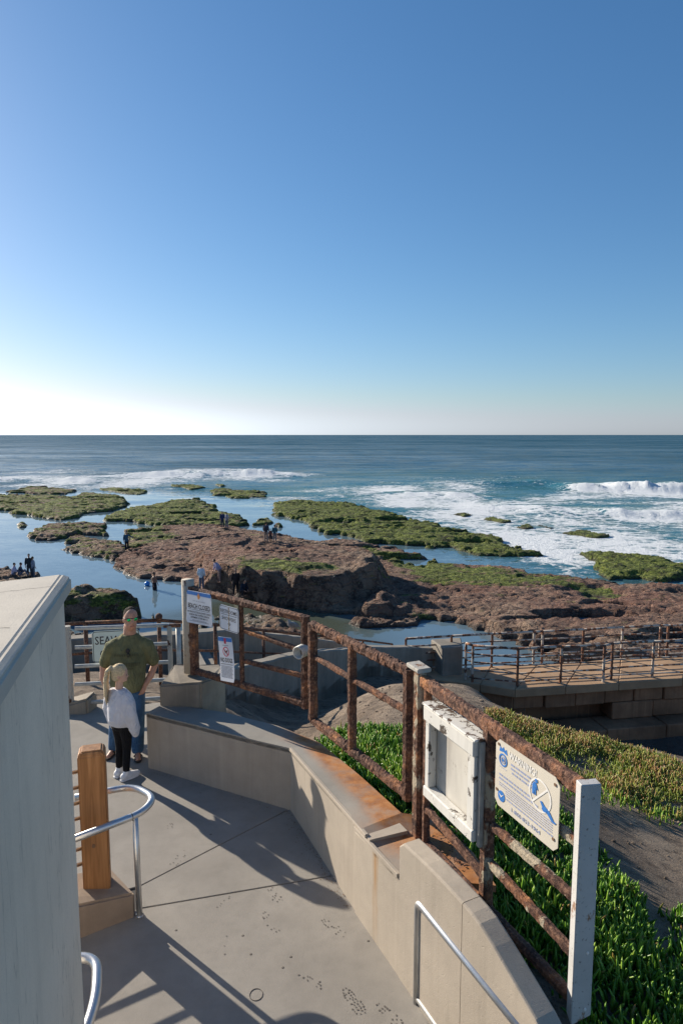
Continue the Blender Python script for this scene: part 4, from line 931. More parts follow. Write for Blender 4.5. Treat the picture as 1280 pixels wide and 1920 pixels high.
cbox(-0.01, BW + .0, BH - .11, BH, 0.024, 0.105).build('frame_top', M['wpaint'], case, bevel=.008)
cbox(-0.008, BW - .002, 0.0, 0.083, 0.024, 0.100).build('frame_bottom', M['wpaint'], case, bevel=.008)
cbox(-0.02, BW + .03, BH + .002, BH + .020, -0.045, 0.115).build('roof_board', M['peel'], case, bevel=.006)
cbox(BW + .003, BW + .035, -0.02, BH - .002, -0.045, 0.07).build('side_board', M['greyboard'], case, bevel=.004)
cbox(-.02, -0.002, 0.0, BH - .01, -0.045, 0.024).build('side_board', M['greyboard'], case, bevel=.004)
cbox(0, BW - .002, -.0, BH - .01, -0.045, -0.003).build('back_box', M['greyboard'], case)
for y in (0.35, 0.6): cbox(BW + .0355, BW + .040, y, y + .015, 0.02, 0.03).build('screw', M['galv'], case)

# ------------------------------------------------------------------ signs
_tc = {}
def text_geo(body, size, bold=0.0):
    key = (body, size, bold)
    if key in _tc: return _tc[key]
    cu = bpy.data.curves.new('txt', 'FONT'); cu.body = body; cu.size = size; cu.align_x = 'CENTER'; cu.offset = bold; cu.resolution_u = 2; cu.fill_mode = 'FRONT'
    o = bpy.data.objects.new('txt', cu); col.objects.link(o)
    dg = bpy.context.evaluated_depsgraph_get(); dg.update()
    me = bpy.data.meshes.new_from_object(o.evaluated_get(dg), depsgraph=dg)
    v = [tuple(p.co) for p in me.vertices]; f = [tuple(p.vertices) for p in me.polygons]
    bpy.data.objects.remove(o); bpy.data.meshes.remove(me); bpy.data.curves.remove(cu)
    _tc[key] = (v, f); return v, f
class Sign:
    def __init__(s, name, label, Mx, w, h, mat, cat='sign', rad=0.03, thick=0.004, bend=None, base_z=None):
        s.M, s.w, s.h = Mx, w, h; s.bend = bend or (lambda x, y: 0.0)
        o = Mx @ Vector((w / 2, 0, 0)); s.root = empty(name, o, label, cat)
        pts = []
        for cx, cy, a0 in ((w - rad, rad, -90), (w - rad, h - rad, 0), (rad, h - rad, 90), (rad, rad, 180)):
            for k in range(6): a = math.radians(a0 + 18 * k); pts.append((cx + rad * math.cos(a), cy + rad * math.sin(a)))
        # plate divided in strips so that it can curl
        ys = np.linspace(0, h, 13); mb = MB(); rows_ = []
        for y in ys:
            ins = 0.0
            if y < rad: ins = rad - math.sqrt(max(0, rad ** 2 - (rad - y) ** 2))
            if y > h - rad: ins = rad - math.sqrt(max(0, rad ** 2 - (y - h + rad) ** 2))
            rows_.append([(x, y) for x in np.linspace(ins, w - ins, 9)])
        fr = [s.T(x, y, 0) for R_ in rows_ for x, y in R_]; bk_ = [s.T(x, y, -thick) for R_ in rows_ for x, y in R_]
        N = len(fr); f = []
        for i in range(12):
            for j in range(8):
                a = i * 9 + j; f.append((a, a + 1, a + 10, a + 9)); f.append((N + a, N + a + 9, N + a + 10, N + a + 1))
        per = [j for j in range(9)] + [i * 9 + 8 for i in range(1, 13)] + [12 * 9 + j for j in range(7, -1, -1)] + [i * 9 for i in range(11, 0, -1)]
        for k in range(len(per)): a, b = per[k], per[(k + 1) % len(per)]; f.append((a, N + a, N + b, b))
        mb.add(fr + bk_, f).build('plate', mat, s.root)
    def T(s, x, y, z): return tuple(s.M @ Vector((x, y, z + s.bend(x / s.w, y / s.h))))
    def poly(s, name, polys, mat, lift=0.0012):
        mb = MB()
        for P in polys: mb.add([s.T(x, y, lift) for x, y in P], [tuple(range(len(P)))])
        return mb.build(name, mat, s.root)
    def rect(s, name, x0, y0, x1, y1, mat, lift=0.0012):
        n = 8; return s.poly(name, [[(x0 + (x1 - x0) * k / n, y0), (x0 + (x1 - x0) * (k + 1) / n, y0), (x0 + (x1 - x0) * (k + 1) / n, y1), (x0 + (x1 - x0) * k / n, y1)] for k in range(n)], mat, lift)
    def text(s, body, x, y, size, mat, bold=0.0, width=None, lift=0.0022, name='lettering'):
        v, f = text_geo(body, size, bold); xs = [p[0] for p in v]; sx = 1.0
        if width: sx = width / (max(xs) - min(xs)); mid = (max(xs) + min(xs)) / 2
        else: mid = (max(xs) + min(xs)) / 2
        MB().add([s.T(x + (p[0] - mid) * sx, y + p[1], lift) for p in v], f).build(name, mat, s.root)
    def lines(s, rows__, x0, x1, hgt, mat, seed=0, lift=0.0012, name='fine_print'):
        r = random.Random(seed); P = []
        for y, a, b in rows__:
            x = x0 + (x1 - x0) * a
            while x < x0 + (x1 - x0) * b:
                w = r.uniform(1.2, 4.5) * hgt; e = min(x + w, x0 + (x1 - x0) * b)
                P.append([(x, y), (e, y), (e, y + hgt), (x, y + hgt)]); x = e + hgt * 0.7
        s.poly(name, P, mat, lift)
    def ringp(s, name, cx, cy, r0, r1, mat, ex=1.0, a0=0, a1=360, n=28, lift=0.0022):
        P = []
        for k in range(n):
            a, b = math.radians(a0 + (a1 - a0) * k / n), math.radians(a0 + (a1 - a0) * (k + 1) / n)
            P.append([(cx + ex * r0 * math.cos(a), cy + r0 * math.sin(a)), (cx + ex * r1 * math.cos(a), cy + r1 * math.sin(a)), (cx + ex * r1 * math.cos(b), cy + r1 * math.sin(b)), (cx + ex * r0 * math.cos(b), cy + r0 * math.sin(b))])
        s.poly(name, P, mat, lift)
    def disc(s, name, cx, cy, r, mat, ex=1.0, lift=0.0022, n=24): s.poly(name, [[(cx + ex * r * math.cos(2 * math.pi * k / n), cy + r * math.sin(2 * math.pi * k / n)) for k in range(n)]], mat, lift)

d1 = unit(gb - ga); n1_ = unit(np.cross((0, 0, 1), d1)); n1_ = -n1_ if n1_[1] > 0 else n1_
def sign_frame(px_l, py_l, px_r, py_r, a, b, off, hang):
    """lower-left and lower-right sight lines on the plane a-b, moved off along the normal"""
    L, R_ = on(px_l, py_l, a, b), on(px_r, py_r, a, b); w = np.linalg.norm(R_ - L)
    return frame_at(L + off, R_ - L), w
off1 = n1_ * 0.05
# beach closed
Mx, w = sign_frame(362, 1163, 419, 1177, ga, gb, n1_ * 0.075, 0); h = 0.385; w = 0.47
s = Sign('beach_sign', 'white BEACH CLOSED sign with blue top band on the rusted gate', Mx, w, h, M['sign_w'], rad=.02, bend=lambda x, y: 0.03 * (1 - y) ** 2 * (1 - x) ** 2 - 0.004)
s.rect('top_band', 0.006, h - .048, w - .006, h - .006, M['ink_blue'])
s.poly('emblem', [[(w / 2 - .03, h - .055), (w / 2 - .012, h - .088), (w / 2 + .012, h - .088), (w / 2 + .03, h - .055), (w / 2 + .012, h - .03), (w / 2, h - .012), (w / 2 - .012, h - .03)]], M['ink_orange'], 0.0025)
s.text('CITY OF SAN DIEGO', w / 2, h - .122, .020, M['ink_soft'], 0, .24)
s.text('BEACH CLOSED', w / 2, h - .205, .080, M['ink'], .0018, .42)
s.rect('rule', .03, h - .222, w - .03, h - .218, M['ink'])
for k, (tx, ww) in enumerate([('NO BEACH ACCESS ALLOWED DURING', .43), ('HARBOR SEAL PUPPING SEASON', .37), ('DECEMBER 15 THRU MAY 15', .31)]): s.text(tx, w / 2, h - .258 - .032 * k, .028, M['ink'], .0006, ww)
s.lines([(.038, .2, .82), (.026, .08, .92)], .03, w - .03, .006, M['ink_soft'], 3)
# restrooms
Mx, w = sign_frame(420, 1176, 467, 1191, ga, gb, n1_ * 0.062, 0); w = 0.335; h = 0.285
s = Sign('restroom_sign', 'white RESTROOMS SHOWERS sign with arrow and rust stripe', Mx, w, h, M['sign_w'], rad=.03)
for (x0, y0, x1, y1) in [(.03, .008, w - .03, .013), (.03, h - .013, w - .03, h - .008)]: s.rect('border', x0, y0, x1, y1, M['ink'])
for x0 in (.008, w - .013): s.poly('border', [[(x0, .03), (x0 + .005, .03), (x0 + .005, h - .03), (x0, h - .03)]], M['ink'])
for cx, cy, a0 in ((w - .035, .035, -90), (w - .035, h - .035, 0), (.035, h - .035, 90), (.035, .035, 180)): s.ringp('border', cx, cy, .022, .027, M['ink'], 1, a0, a0 + 90, 8)
s.text('RESTROOMS', w / 2, h - .085, .058, M['ink'], .0004, w - .05); s.rect('rule', .03, h - .105, w - .03, h - .100, M['ink'])
s.text('SHOWERS', w / 2, h - .165, .058, M['ink'], .0004, w - .09)
s.poly('arrow', [[(w / 2 - .022, .078), (w / 2 + .006, .078), (w / 2 + .006, .086), (w / 2 - .022, .086)], [(w / 2 - .003, .058), (w / 2 + .006, .058), (w / 2 + .030, .082), (w / 2 + .018, .082)], [(w / 2 - .003, .106), (w / 2 + .018, .082), (w / 2 + .030, .082), (w / 2 + .006, .106)]], M['ink'])
M['stripe'] = plain('rust_run', (0.50, 0.38, 0.22), 0.8, 0, 0.25, 20)
s.poly('rust_run', [[(w / 2 - .008, .006), (w / 2 + .010, .006), (w / 2 + .008, h * .5), (w / 2 - .006, h * .5)], [(w / 2 - .006, h * .5), (w / 2 + .008, h * .5), (w / 2 + .006, h - .012), (w / 2 - .005, h - .012)]], M['stripe'], .0008)
s.disc('bolt', w / 2, h - .028, .008, M['hole'], lift=.004); s.disc('bolt', w / 2, .03, .007, M['hole'], lift=.004)
# no dogs
Mx, w = sign_frame(424, 1272, 463, 1279, ga, gb, n1_ * 0.055, 0); w = 0.255; h = 0.50
s = Sign('no_dogs_sign', 'narrow white NO DOGS sign with red prohibition circle', Mx, w, h, M['sign_w'], rad=.012, bend=lambda x, y: 0.03 * (1 - y) ** 3 + .002)
s.rect('top_band', .004, h - .05, w - .004, h - .005, M['ink_blue'])
s.poly('emblem', [[(w / 2 - .017, h - .075), (w / 2 + .017, h - .075), (w / 2 + .02, h - .012), (w / 2 - .02, h - .012)]], M['ink_red'], .0025)
s.lines([(h - .098, .25, .75)], .02, w - .02, .006, M['ink_soft'], 5)
s.ringp('circle', w / 2, h - .165, .046, .056, M['ink_red'])
dog = [(-.030, .012), (-.022, .018), (-.018, .008), (.012, .008), (.020, .020), (.032, .018), (.034, .008), (.022, .004), (.018, -.010), (.020, -.034), (.013, -.034), (.010, -.012), (-.010, -.012), (-.016, -.034), (-.023, -.034), (-.018, -.006)]
s.poly('dog_figure', [[(w / 2 + x, h - .165 + y) for x, y in dog]], M['ink'], .0022)
s.poly('slash', [[(w / 2 - .040, h - .135), (w / 2 - .034, h - .127), (w / 2 + .040, h - .195), (w / 2 + .034, h - .203)]], M['ink_red'], .0032)
s.text('NO DOGS', w / 2, h - .285, .068, M['ink'], .0016, .215)
s.lines([(h - .312, .0, 1)], .02, w - .02, .007, M['ink'], 6)
s.lines([(h - .335 - .0135 * k, .04 * (k % 2), .92 + .06 * (k % 3 == 0)) for k in range(10)], .022, w - .02, .006, M['ink_soft'], 7)
# warning sign
P_l, P_r = on(938, 1499, ge, gg), on(1057, 1592, ge, gg)
w = np.linalg.norm((P_r - P_l)[:2]); h = 0.425
Mx = frame_at(at_z(P_l + n4 * 0.045, 1.585), at_z(P_r, 0) - at_z(P_l, 0))
s = Sign('warning_sign', 'faded cream WARNING sign with blue seal pictogram on the fence', Mx, w, h, M['sign_tan'], rad=.035)
s.ringp('badge', .075, h - .115, .030, .040, M['ink_blue'], 1.0); s.ringp('badge', .075, h - .115, .014, .022, M['ink_fade'], 1.0)
s.disc('badge', .075, h - .115, .009, M['ink_blue'])
s.poly('badge', [[(.035, h - .07), (.045, h - .035), (.06, h - .05), (.075, h - .03), (.09, h - .05), (.105, h - .035), (.115, h - .07), (.095, h - .068), (.075, h - .062), (.055, h - .068)]], M['ink_blue'])
s.rect('badge_rule', .04, h - .168, .11, h - .164, M['ink_fade'])
s.text('WARNING!', .255, h - .075, .060, M['ink_white'], .0016, .25)
s.lines([(h - .112, 0, 1), (h - .137, 0, .98), (h - .162, .05, .9)], .15, .36, .012, M['ink_fade'], 11)
pcx_, pcy = w - .155, h - .165
s.ringp('prohibition_ring', pcx_, pcy, .084, .095, M['ink_white'])
s.poly('prohibition_ring', [[(pcx_ - .062, pcy - .056), (pcx_ - .054, pcy - .064), (pcx_ + .062, pcy + .056), (pcx_ + .054, pcy + .064)]], M['ink_white'], .0020)
man_ = [(-.062, -.035), (-.048, -.035), (-.042, .0), (-.036, -.035), (-.024, -.03), (-.028, .025), (-.014, .005), (-.008, .012), (-.022, .045), (-.034, .056), (-.052, .052), (-.064, .02)]
s.poly('human_figure', [[(pcx_ + x * .85 - .012, pcy + y * .85 + .012) for x, y in man_]], M['ink_blue'], .003); s.disc('human_figure', pcx_ - .034, pcy + .070, .012, M['ink_blue'], lift=.003)
seal = [(-.01, -.02), (.006, -.012), (.03, -.03), (.056, -.038), (.062, -.055), (.050, -.068), (.022, -.072), (.008, -.060), (.012, -.048), (.0, -.034)]
s.poly('seal_figure', [[(pcx_ + x * .9 + .012, pcy + y * .9 - .012) for x, y in seal]], M['ink_blue'], .003)
s.poly('seal_figure', [[(pcx_ + x, pcy + y) for x, y in [(.066, -.045), (.085, -.055), (.118, -.088), (.140, -.090), (.128, -.102), (.10, -.098), (.07, -.078), (.058, -.070)]]], M['ink_blue'], .003)
s.disc('round_logo', .068, .075, .034, M['ink_blue']); s.poly('round_logo', [[(.044, .088), (.066, .066), (.092, .094), (.068, .078)]], M['ink_white'], .0035)
s.lines([(h - .222, 0, .66), (h - .247, 0, .72)], .04, w - .03, .012, M['ink_fade'], 12)
s.lines([(h - .272 - .014 * k, 0 if k < 2 else .13, .97) for k in range(5)], .04, w - .03, .006, M['ink_fade'], 13)
s.lines([(.075, .15, .98)], .04, w - .03, .010, M['ink_fade'], 14)
s.text('1-800-853-1964', w * .52, .030, .034, M['ink_fade'], .0006, .26)
for x, y in ((.03, h - .03), (w - .035, h - .04), (w - .035, .07), (.022, .10)): s.disc('bolt', x, y, .010, M['hole'], lift=.004)

# ------------------------------------------------------------------ grey gate across the far opening, with its sign
g0, g1 = U(133, 1336), U(322, 1322); gdv = unit(g1 - g0)
gt = empty('metal_gate', (*(g0 + g1)[:2] / 2, 0), 'grey pipe gate with five rails behind the man', 'gate')
GZ = [(PL(140, y, g0, g1), PL(318, y2, g0, g1)) for y, y2 in [(1172, 1193), (1204, 1231), (1243, 1262), (1275, 1295), (1308, 1326)]]
for k, (a, b) in enumerate(GZ):
    zt_ = [1.20, 0.93, 0.66, 0.40, 0.13][k]; a = at_z(a, zt_); b = at_z(b, zt_ - .02)
    MB().bar(a, b, 0.045, 0.05, seed=k).build('rail', M['galv'], gt, bevel=0.0)
MB().bar(at_z(g0, 0.0), at_z(g0, 1.24), 0.09, 0.09, up=gdv, rough=0.004, seed=41).build('post', M['galvr'], gt)
MB().bar(at_z(g1, 0.02), at_z(g1, 1.17), 0.065, 0.065, up=gdv, rough=0.003, seed=42).build('stile', M['galvr'], gt)
MB().tube([at_z(g1 + gdv * .12, 0.0), at_z(g1 + gdv * .12, 1.14)], 0.035, 12).build('post', M['galv'], gt, True)
MB().bar(at_z(g1 - gdv * .08, 1.17), at_z(g1 + gdv * .16, 1.17), 0.05, 0.05, rough=.006, seed=43).build('hinge', M['rust_o'], gt)
o = MB().prism([g0[:2] + np.array(q) for q in [(-.35, -.10), (.26, -.06), (.30, .22), (-.35, .22)]], -0.2, [.06, .22, .24, .06]).build('gate_footing', M['oldc'], None, bevel=.03, seg=2, base=(*g0[:2], -0.2)); tag(o, 'small broken concrete footing at the grey gate hinge post', 'footing')
gn = unit(np.cross((0, 0, 1), gdv)); gn = -gn if gn[1] > 0 else gn
sL = PL(175, 1238, g0, g1); Mx = frame_at(at_z(sL + gn * .04, 0.70), gdv); w = 0.64; h = 0.46
s = Sign('seawall_sign', 'pale green-white SEAWALL CLOSED sign on the grey gate, half hidden by the man', Mx, w, h, M['sign_g'], rad=.04)
for (x0, y0, x1, y1) in [(.04, .012, w - .04, .020), (.04, h - .020, w - .04, h - .012)]: s.rect('border', x0, y0, x1, y1, M['ink'])
for x0 in (.012, w - .020): s.poly('border', [[(x0, .04), (x0 + .008, .04), (x0 + .008, h - .04), (x0, h - .04)]], M['ink'])
for cx, cy, a0 in ((w - .045, .045, -90), (w - .045, h - .045, 0), (.045, h - .045, 90), (.045, .045, 180)): s.ringp('border', cx, cy, .025, .033, M['ink'], 1, a0, a0 + 90, 8)
s.text('SEAWALL', w / 2, h - .195, .165, M['ink'], .001, .56); s.text('CLOSED', w / 2, .078, .15, M['ink'], .001, .44)

# ------------------------------------------------------------------ timber post railing, its footing and the steel handrails at the left
fb = np.array([U(262, 1716)[:2], U(150, 1760)[:2]]); fdir = unit(fb[1] - fb[0]); fnr = np.array([-fdir[1], fdir[0]]); fnr = fnr if fnr[1] > 0 else -fnr
foot = [fb[0] + fdir * .03, fb[0] + fdir * 1.9, fb[0] + fdir * 1.9 + fnr * .42, fb[0] + fnr * .42 + fdir * .12]
o = MB().prism(foot, -0.2, [.20, .52, .56, .22]).build('footing_wall', M['blockc'], None, bevel=.018, seg=2, base=(*fb[0], 0)); tag(o, 'stained brown concrete footing block under the timber post', 'footing')
pf0, pf1 = U(156, 1668, .27)[:2], U(207, 1663, .25)[:2]; pw = np.linalg.norm(pf1 - pf0); px_ = unit(pf1 - pf0); pn = np.array([-px_[1], px_[0]])
tr = empty('timber_railing', (*((pf0 + pf1) / 2), 0.25), 'stout orange-brown timber post with pipe rails behind the tall wall', 'railing')
PP = [pf0, pf1, pf1 + pn * .17, pf0 + pn * .17]
PT = 1.40
def inset(P, k): c = sum(P) / len(P); return [p + (c - p) * k for p in P]
pm = MB(); A_, B_ = PP, inset(PP, .22)
v = [(*p, .20) for p in A_] + [(*p, PT - .035) for p in A_] + [(*p, PT) for p in B_]
pm.add(v, [(3, 2, 1, 0), (8, 9, 10, 11)] + [(i, (i + 1) % 4, 4 + (i + 1) % 4, 4 + i) for i in range(4)] + [(4 + i, 4 + (i + 1) % 4, 8 + (i + 1) % 4, 8 + i) for i in range(4)])
pm.build('post', M['wood'], tr, bevel=0.010, seg=2)
kn = pf0 + (pf1 - pf0) * .45 - pn * .0015
MB().ball((*kn, .62), (.016, .004, .018), 12, 6).build('knot', M['hole'], tr)
pl_c = pf0 + pn * .085
for k, z in enumerate([1.22, 1.09, .96, .83, .70, .57, .44]):
    MB().tube([(*(pl_c + px_ * .02), z), (*(pl_c - px_ * 1.6 - pn * .45), z)], .016, 10).build('rail', M['steel'], tr, True)
def arc(pts, rad, n=8):
    """polyline with rounded corners"""
    P = [np.asarray(p, float) for p in pts]; out = [P[0]]
    for i in range(1, len(P) - 1):
        a, b, c = P[i - 1], P[i], P[i + 1]; u, w = unit(a - b), unit(c - b); r_ = min(rad, np.linalg.norm(a - b) * .48, np.linalg.norm(c - b) * .48)
        p0, p1 = b + u * r_, b + w * r_
        for k in range(n + 1): t = k / n; out.append((1 - t) ** 2 * p0 + 2 * t * (1 - t) * b + t * t * p1)
    return out + [P[-1]]
hb = U(262, 1718); hz = 0.86
hr = empty('handrail', hb, 'looped steel handrail in front of the timber post', 'handrail')
pts = [U(40, 1612, hz), U(268, 1524, hz), U(290, 1496, hz), U(250, 1474, hz), U(140, 1496, hz)]
pts = [at_z(p, hz) for p in pts]
MB().tube(arc(pts, .16, 8), .028, 14).build('top_rail', M['steel'], hr, True)
ht = U(253, 1530, hz)
MB().tube([at_z(hb, 0), at_z(ht, hz - .01)], .024, 12).build('post', M['steel'], hr, True)
MB().tube([at_z(hb, 0), at_z(hb, .012)], .032, 14).build('base_ring', M['steel'], hr, True)
cl = at_z(pts[1] + (pts[0] - pts[1]) * .10, hz); MB().tube([cl, cl + unit(pts[0] - pts[1]) * .006], .0285, 14).build('weld', M['joint'], hr, True)
z2 = 0.88
h2 = [U(60, 1800, z2), U(176, 1795, z2), U(190, 1835, z2), U(180, 1872, z2 - .02)]
hr2 = empty('handrail', (h2[2][0], h2[2][1], 0), 'steel handrail end curling out beside the tall wall at bottom left', 'handrail')
h2p = [at_z(h2[0], z2), at_z(h2[1] + np.array([.02, .0, 0]), z2), at_z(h2[3], z2 - .03), at_z(h2[3] + np.array([.0, -.45, 0]), z2 - .14)]
MB().tube(arc(h2p, .10, 8), .028, 14).build('top_rail', M['steel'], hr2, True)
pb_ = h2p[2] + (h2p[3] - h2p[2]) * .25; MB().tube([at_z(pb_, 0), at_z(pb_, z2 - .07)], .024, 12).build('post', M['steel'], hr2, True)
# right handrail on the ramp wall
rb0 = U(781, 1880); rt = 0.745
hr3 = empty('handrail', rb0, 'steel handrail standing before the sunlit concrete wall at lower right', 'handrail')
rv = rb0 + np.array([*(d3 * 2.2), 0])
MB().tube(arc([at_z(rb0, 0.0), at_z(rb0, rt), at_z(rv, rt - .05)], .055, 8), .027, 14).build('top_rail', M['steel'], hr3, True)
MB().tube(arc([at_z(rb0, 0.012) + np.array([0, 0, .03]), at_z(rv, 0.05)], .02), .022, 12).build('lower_rail', M['steel'], hr3, True)
for tt in (.45, .9): q_ = rb0 + (rv - rb0) * tt; MB().tube([at_z(q_, 0), at_z(q_, rt - .05 * tt)], .022, 12).build('post', M['steel'], hr3, True)

# ------------------------------------------------------------------ stair walls going down to the sea wall
def wall_run(name, label, pts, thick, hgt, mat, sub=6, cat='wall', side=1):
    """pts: (x, y, z of top) of the near top edge; leaning along the stairs"""
    P = np.array(pts, float); P = resample(P, (len(P) - 1) * sub + 1); n = len(P)
    T_ = np.gradient(P[:, :2], axis=0); T_ /= np.linalg.norm(T_, axis=1)[:, None]; N_ = np.stack([-T_[:, 1], T_[:, 0]], 1) * side
    f_ = P[:, :2]; b_ = P[:, :2] + N_ * thick
    root = empty(name, (P[n // 2, 0], P[n // 2, 1], P[n // 2, 2] - hgt), label, cat)
    wob = 0.02 * fbm(P[:, 0] * 3, P[:, 1] * 3, 0, 3, 600)
    v = []; 
    for i in range(n):
        z = P[i, 2] + wob[i]
        v += [(*f_[i], z - hgt), (*f_[i], z - .03), (*(f_[i] + N_[i] * .03), z), (*(b_[i] - N_[i] * .03), z), (*b_[i], z - .03), (*b_[i], z - hgt)]
    f = []
    for i in range(n - 1):
        for k in range(5): f.append((i * 6 + k, i * 6 + k + 1, (i + 1) * 6 + k + 1, (i + 1) * 6 + k))
    f += [tuple(range(5, -1, -1)), tuple(range((n - 1) * 6, n * 6))]
    MB().add(v, f).build('wall_body', mat, root)
    return root
Aw = [V(-60, 1206, 13.2), V(60, 1203, 13.4), V(190, 1196, 13.6), V(340, 1190, 13.9), V(440, 1180, 14.3), V(500, 1187, 15.6), V(560, 1194, 16.8), V(640, 1204, 18.6), V(735, 1216, 21.0)]
wall_run('stair_wall', 'outer grey concrete stair wall behind the gates with sunlit top', Aw, 0.32, 1.9, M['stairwall'])
Bw = [V(392, 1262, 11.2), V(440, 1254, 12.0), V(500, 1240, 13.0), V(560, 1226, 14.2), V(610, 1220, 15.4), V(690, 1214, 18.2), V(760, 1214, 19.2), V(812, 1216, 19.7)]
wall_run('stair_wall', 'inner curved grey parapet sweeping down to the square pillar', Bw, 0.30, 1.3, M['stairwall'], 8)
pc0, pc1 = V(815, 1275, 19.5), V(865, 1278, 19.3)
o = MB().prism([V(828, 1275, 19.2)[:2], V(866, 1275, 19.3)[:2], V(862, 1275, 20.2)[:2], V(806, 1275, 20.0)[:2]], -4.0, -2.42).build('pillar', M['stairwall'], None, bevel=.03, base=(*V(840, 1275, 19.6)[:2], -4.0)); tag(o, 'square grey concrete pillar ending the curved parapet', 'pillar')
# stair flight between the walls
stf = empty('stairs', (-1.5, 13.5, -2), 'shaded concrete stairs between the two stair walls', 'stairs')
Ac, Bc = resample([(p[0], p[1]) for p in Aw[3:]], 22), resample([(p[0], p[1]) for p in Bw], 22)
for i in range(21):
    z = -0.55 - 2.85 * (i + 0.5) / 21
    a0, a1, b0, b1 = Ac[i], Ac[i + 1], Bc[i], Bc[i + 1]
    MB().prism([b0, b1, a1, a0], z - .5, z - .002 * (i % 2)).build('step', M['stairwall'], stf)

# rusty handrail along the stairs
cr = empty('stair_railing', V(298, 1290, 11.0), 'rusty orange pipe railing with ball cap following the stairs', 'railing')
Ctop = [V(60, 1176, 10.6), V(160, 1168, 10.8), V(298, 1163, 11.0), V(403, 1171, 12.4), V(494, 1182, 14.3), V(585, 1191, 16.5), V(680, 1201, 19.0), V(735, 1208, 20.4)]
for i in range(len(Ctop) - 1):
    MB().tube([Ctop[i], Ctop[i + 1]], .030, 10).build('rail', M['rust2'] if i > 1 else M['rust'], cr, True)
    MB().tube([Ctop[i] - np.array([0, 0, .52]), Ctop[i + 1] - np.array([0, 0, .52])], .022, 8).build('rail', M['rust'], cr, True)
for i in range(1, len(Ctop)):
    p = Ctop[i]; MB().tube([p - np.array([0, 0, 1.14]), p + np.array([0, 0, .0])], .034, 10).build('post', M['rust_o'], cr, True)
MB().ball(Ctop[2] + np.array([0, 0, .06]), .062, 14, 8).build('ball_cap', M['rust_o'], cr, True)

# ------------------------------------------------------------------ sea wall walkway, its block face and two railings
WZ = -3.3
fe = [V(820, 1290, 18.9)[:2], U(900, 1283, WZ)[:2], U(965, 1293, WZ)[:2], U(1060, 1287, WZ)[:2], U(1160, 1280, WZ)[:2], U(1280, 1272, WZ)[:2], U(1560, 1262, WZ)[:2]]
re_ = [U(740, 1260, WZ)[:2], U(921, 1249, WZ)[:2], U(1010, 1244, WZ)[:2], U(1091, 1241, WZ)[:2], U(1164, 1234, WZ)[:2], U(1290, 1229, WZ)[:2], U(1580, 1224, WZ)[:2]]
wk = empty('walkway', (*fe[3], WZ), 'rust-tinted concrete walkway on top of the sea wall', None, None, 'structure')
for i in range(6): MB().prism([fe[i], fe[i + 1] - unit(fe[i + 1] - fe[i]) * .01, re_[i + 1] - unit(re_[i + 1] - re_[i]) * .01, re_[i]], WZ - .25, WZ - .003 * (i % 2)).build('slab', M['walk'], wk, bevel=.02)
def along(P, ds):
    P = [np.array(p) for p in P]; seg = [np.linalg.norm(P[i + 1] - P[i]) for i in range(len(P) - 1)]; L = sum(seg); out = []
    s_ = 0
    while s_ < L:
        t = s_; i = 0
        while i < len(seg) - 1 and t > seg[i]: t -= seg[i]; i += 1
        out.append(P[i] + (P[i + 1] - P[i]) * t / seg[i]); s_ += ds
    return out
sw = empty('sea_wall', (*fe[3], -5.0), 'stained brown sea wall of large blocks below the walkway', 'wall')
ins_ = np.array([0.05, 0.22])
rb_ = random.Random(12)
for c_, (zt_, zb_, bl_, out_) in enumerate([(WZ - .255, WZ - .70, 0.95, 0.0), (WZ - .71, WZ - 1.22, 1.35, 0.02), (WZ - 1.23, WZ - 1.75, 1.9, -0.42)]):
    pts_ = along([p + ins_ * (1 if c_ < 2 else -1.6) for p in fe[1:]], bl_)
    for i in range(len(pts_) - 1):
        a, b = pts_[i], pts_[i + 1]; t_ = unit(b - a); n_ = np.array([-t_[1], t_[0]]); e_ = rb_.uniform(-.05, .05)
        if c_ == 1 and i in (1, 2) : continue
        MB().prism([a + n_ * e_ + t_ * .012, b + n_ * e_ - t_ * .012, b + n_ * .9, a + n_ * .9], zb_, zt_ - rb_.uniform(0, .02)).build('block', M['seawall'], sw, bevel=.025)
MB().prism([p + np.array([.1, .9]) for p in fe[1:]] + [p + np.array([.1, 1.3]) for p in fe[:0:-1]], -5.2, WZ - .26).build('core', M['seawall'], sw)
def railing(name, label, posts, h, nr, mats, ext=None):
    root = empty(name, (*posts[0], WZ), label, 'railing')
    for k, p in enumerate(posts):
        MB().bar((*p, WZ - .05), (*p, WZ + h), .068, .068, up=(1, 0, 0), rough=.003, step=.08, seed=700 + k).build('post', M['rust_o'] if k % 3 == 2 else M['walkrail'], root)
    for k in range(len(posts) - 1):
        for j in range(nr):
            z = WZ + h - j * (h - .12) / (nr - 1) if j else WZ + h + .015
            r_ = .038 if j == 0 else .024
            MB().tube([(*posts[k], z), (*posts[k + 1], z)], r_, 8).build('rail', M['walkrail'], root, True)
    return root
fp = [U(x, y, WZ)[:2] for x, y in [(872, 1274), (885, 1279), (969, 1286), (1050, 1281), (1130, 1279), (1145, 1274), (1222, 1270), (1302, 1267), (1390, 1264)]]
railing('walkway_railing', 'front weathered pipe railing of the sea wall walkway', fp, 1.08, 5, None)
rp = [U(x, y, WZ)[:2] for x, y in [(760, 1262), (845, 1256), (921, 1251), (999, 1247), (1015, 1246), (1091, 1242), (1164, 1237), (1235, 1233), (1249, 1233), (1330, 1229), (1420, 1226)]]
railing('walkway_railing', 'rear rustier pipe railing on the seaward side of the walkway', rp, 1.05, 5, None)

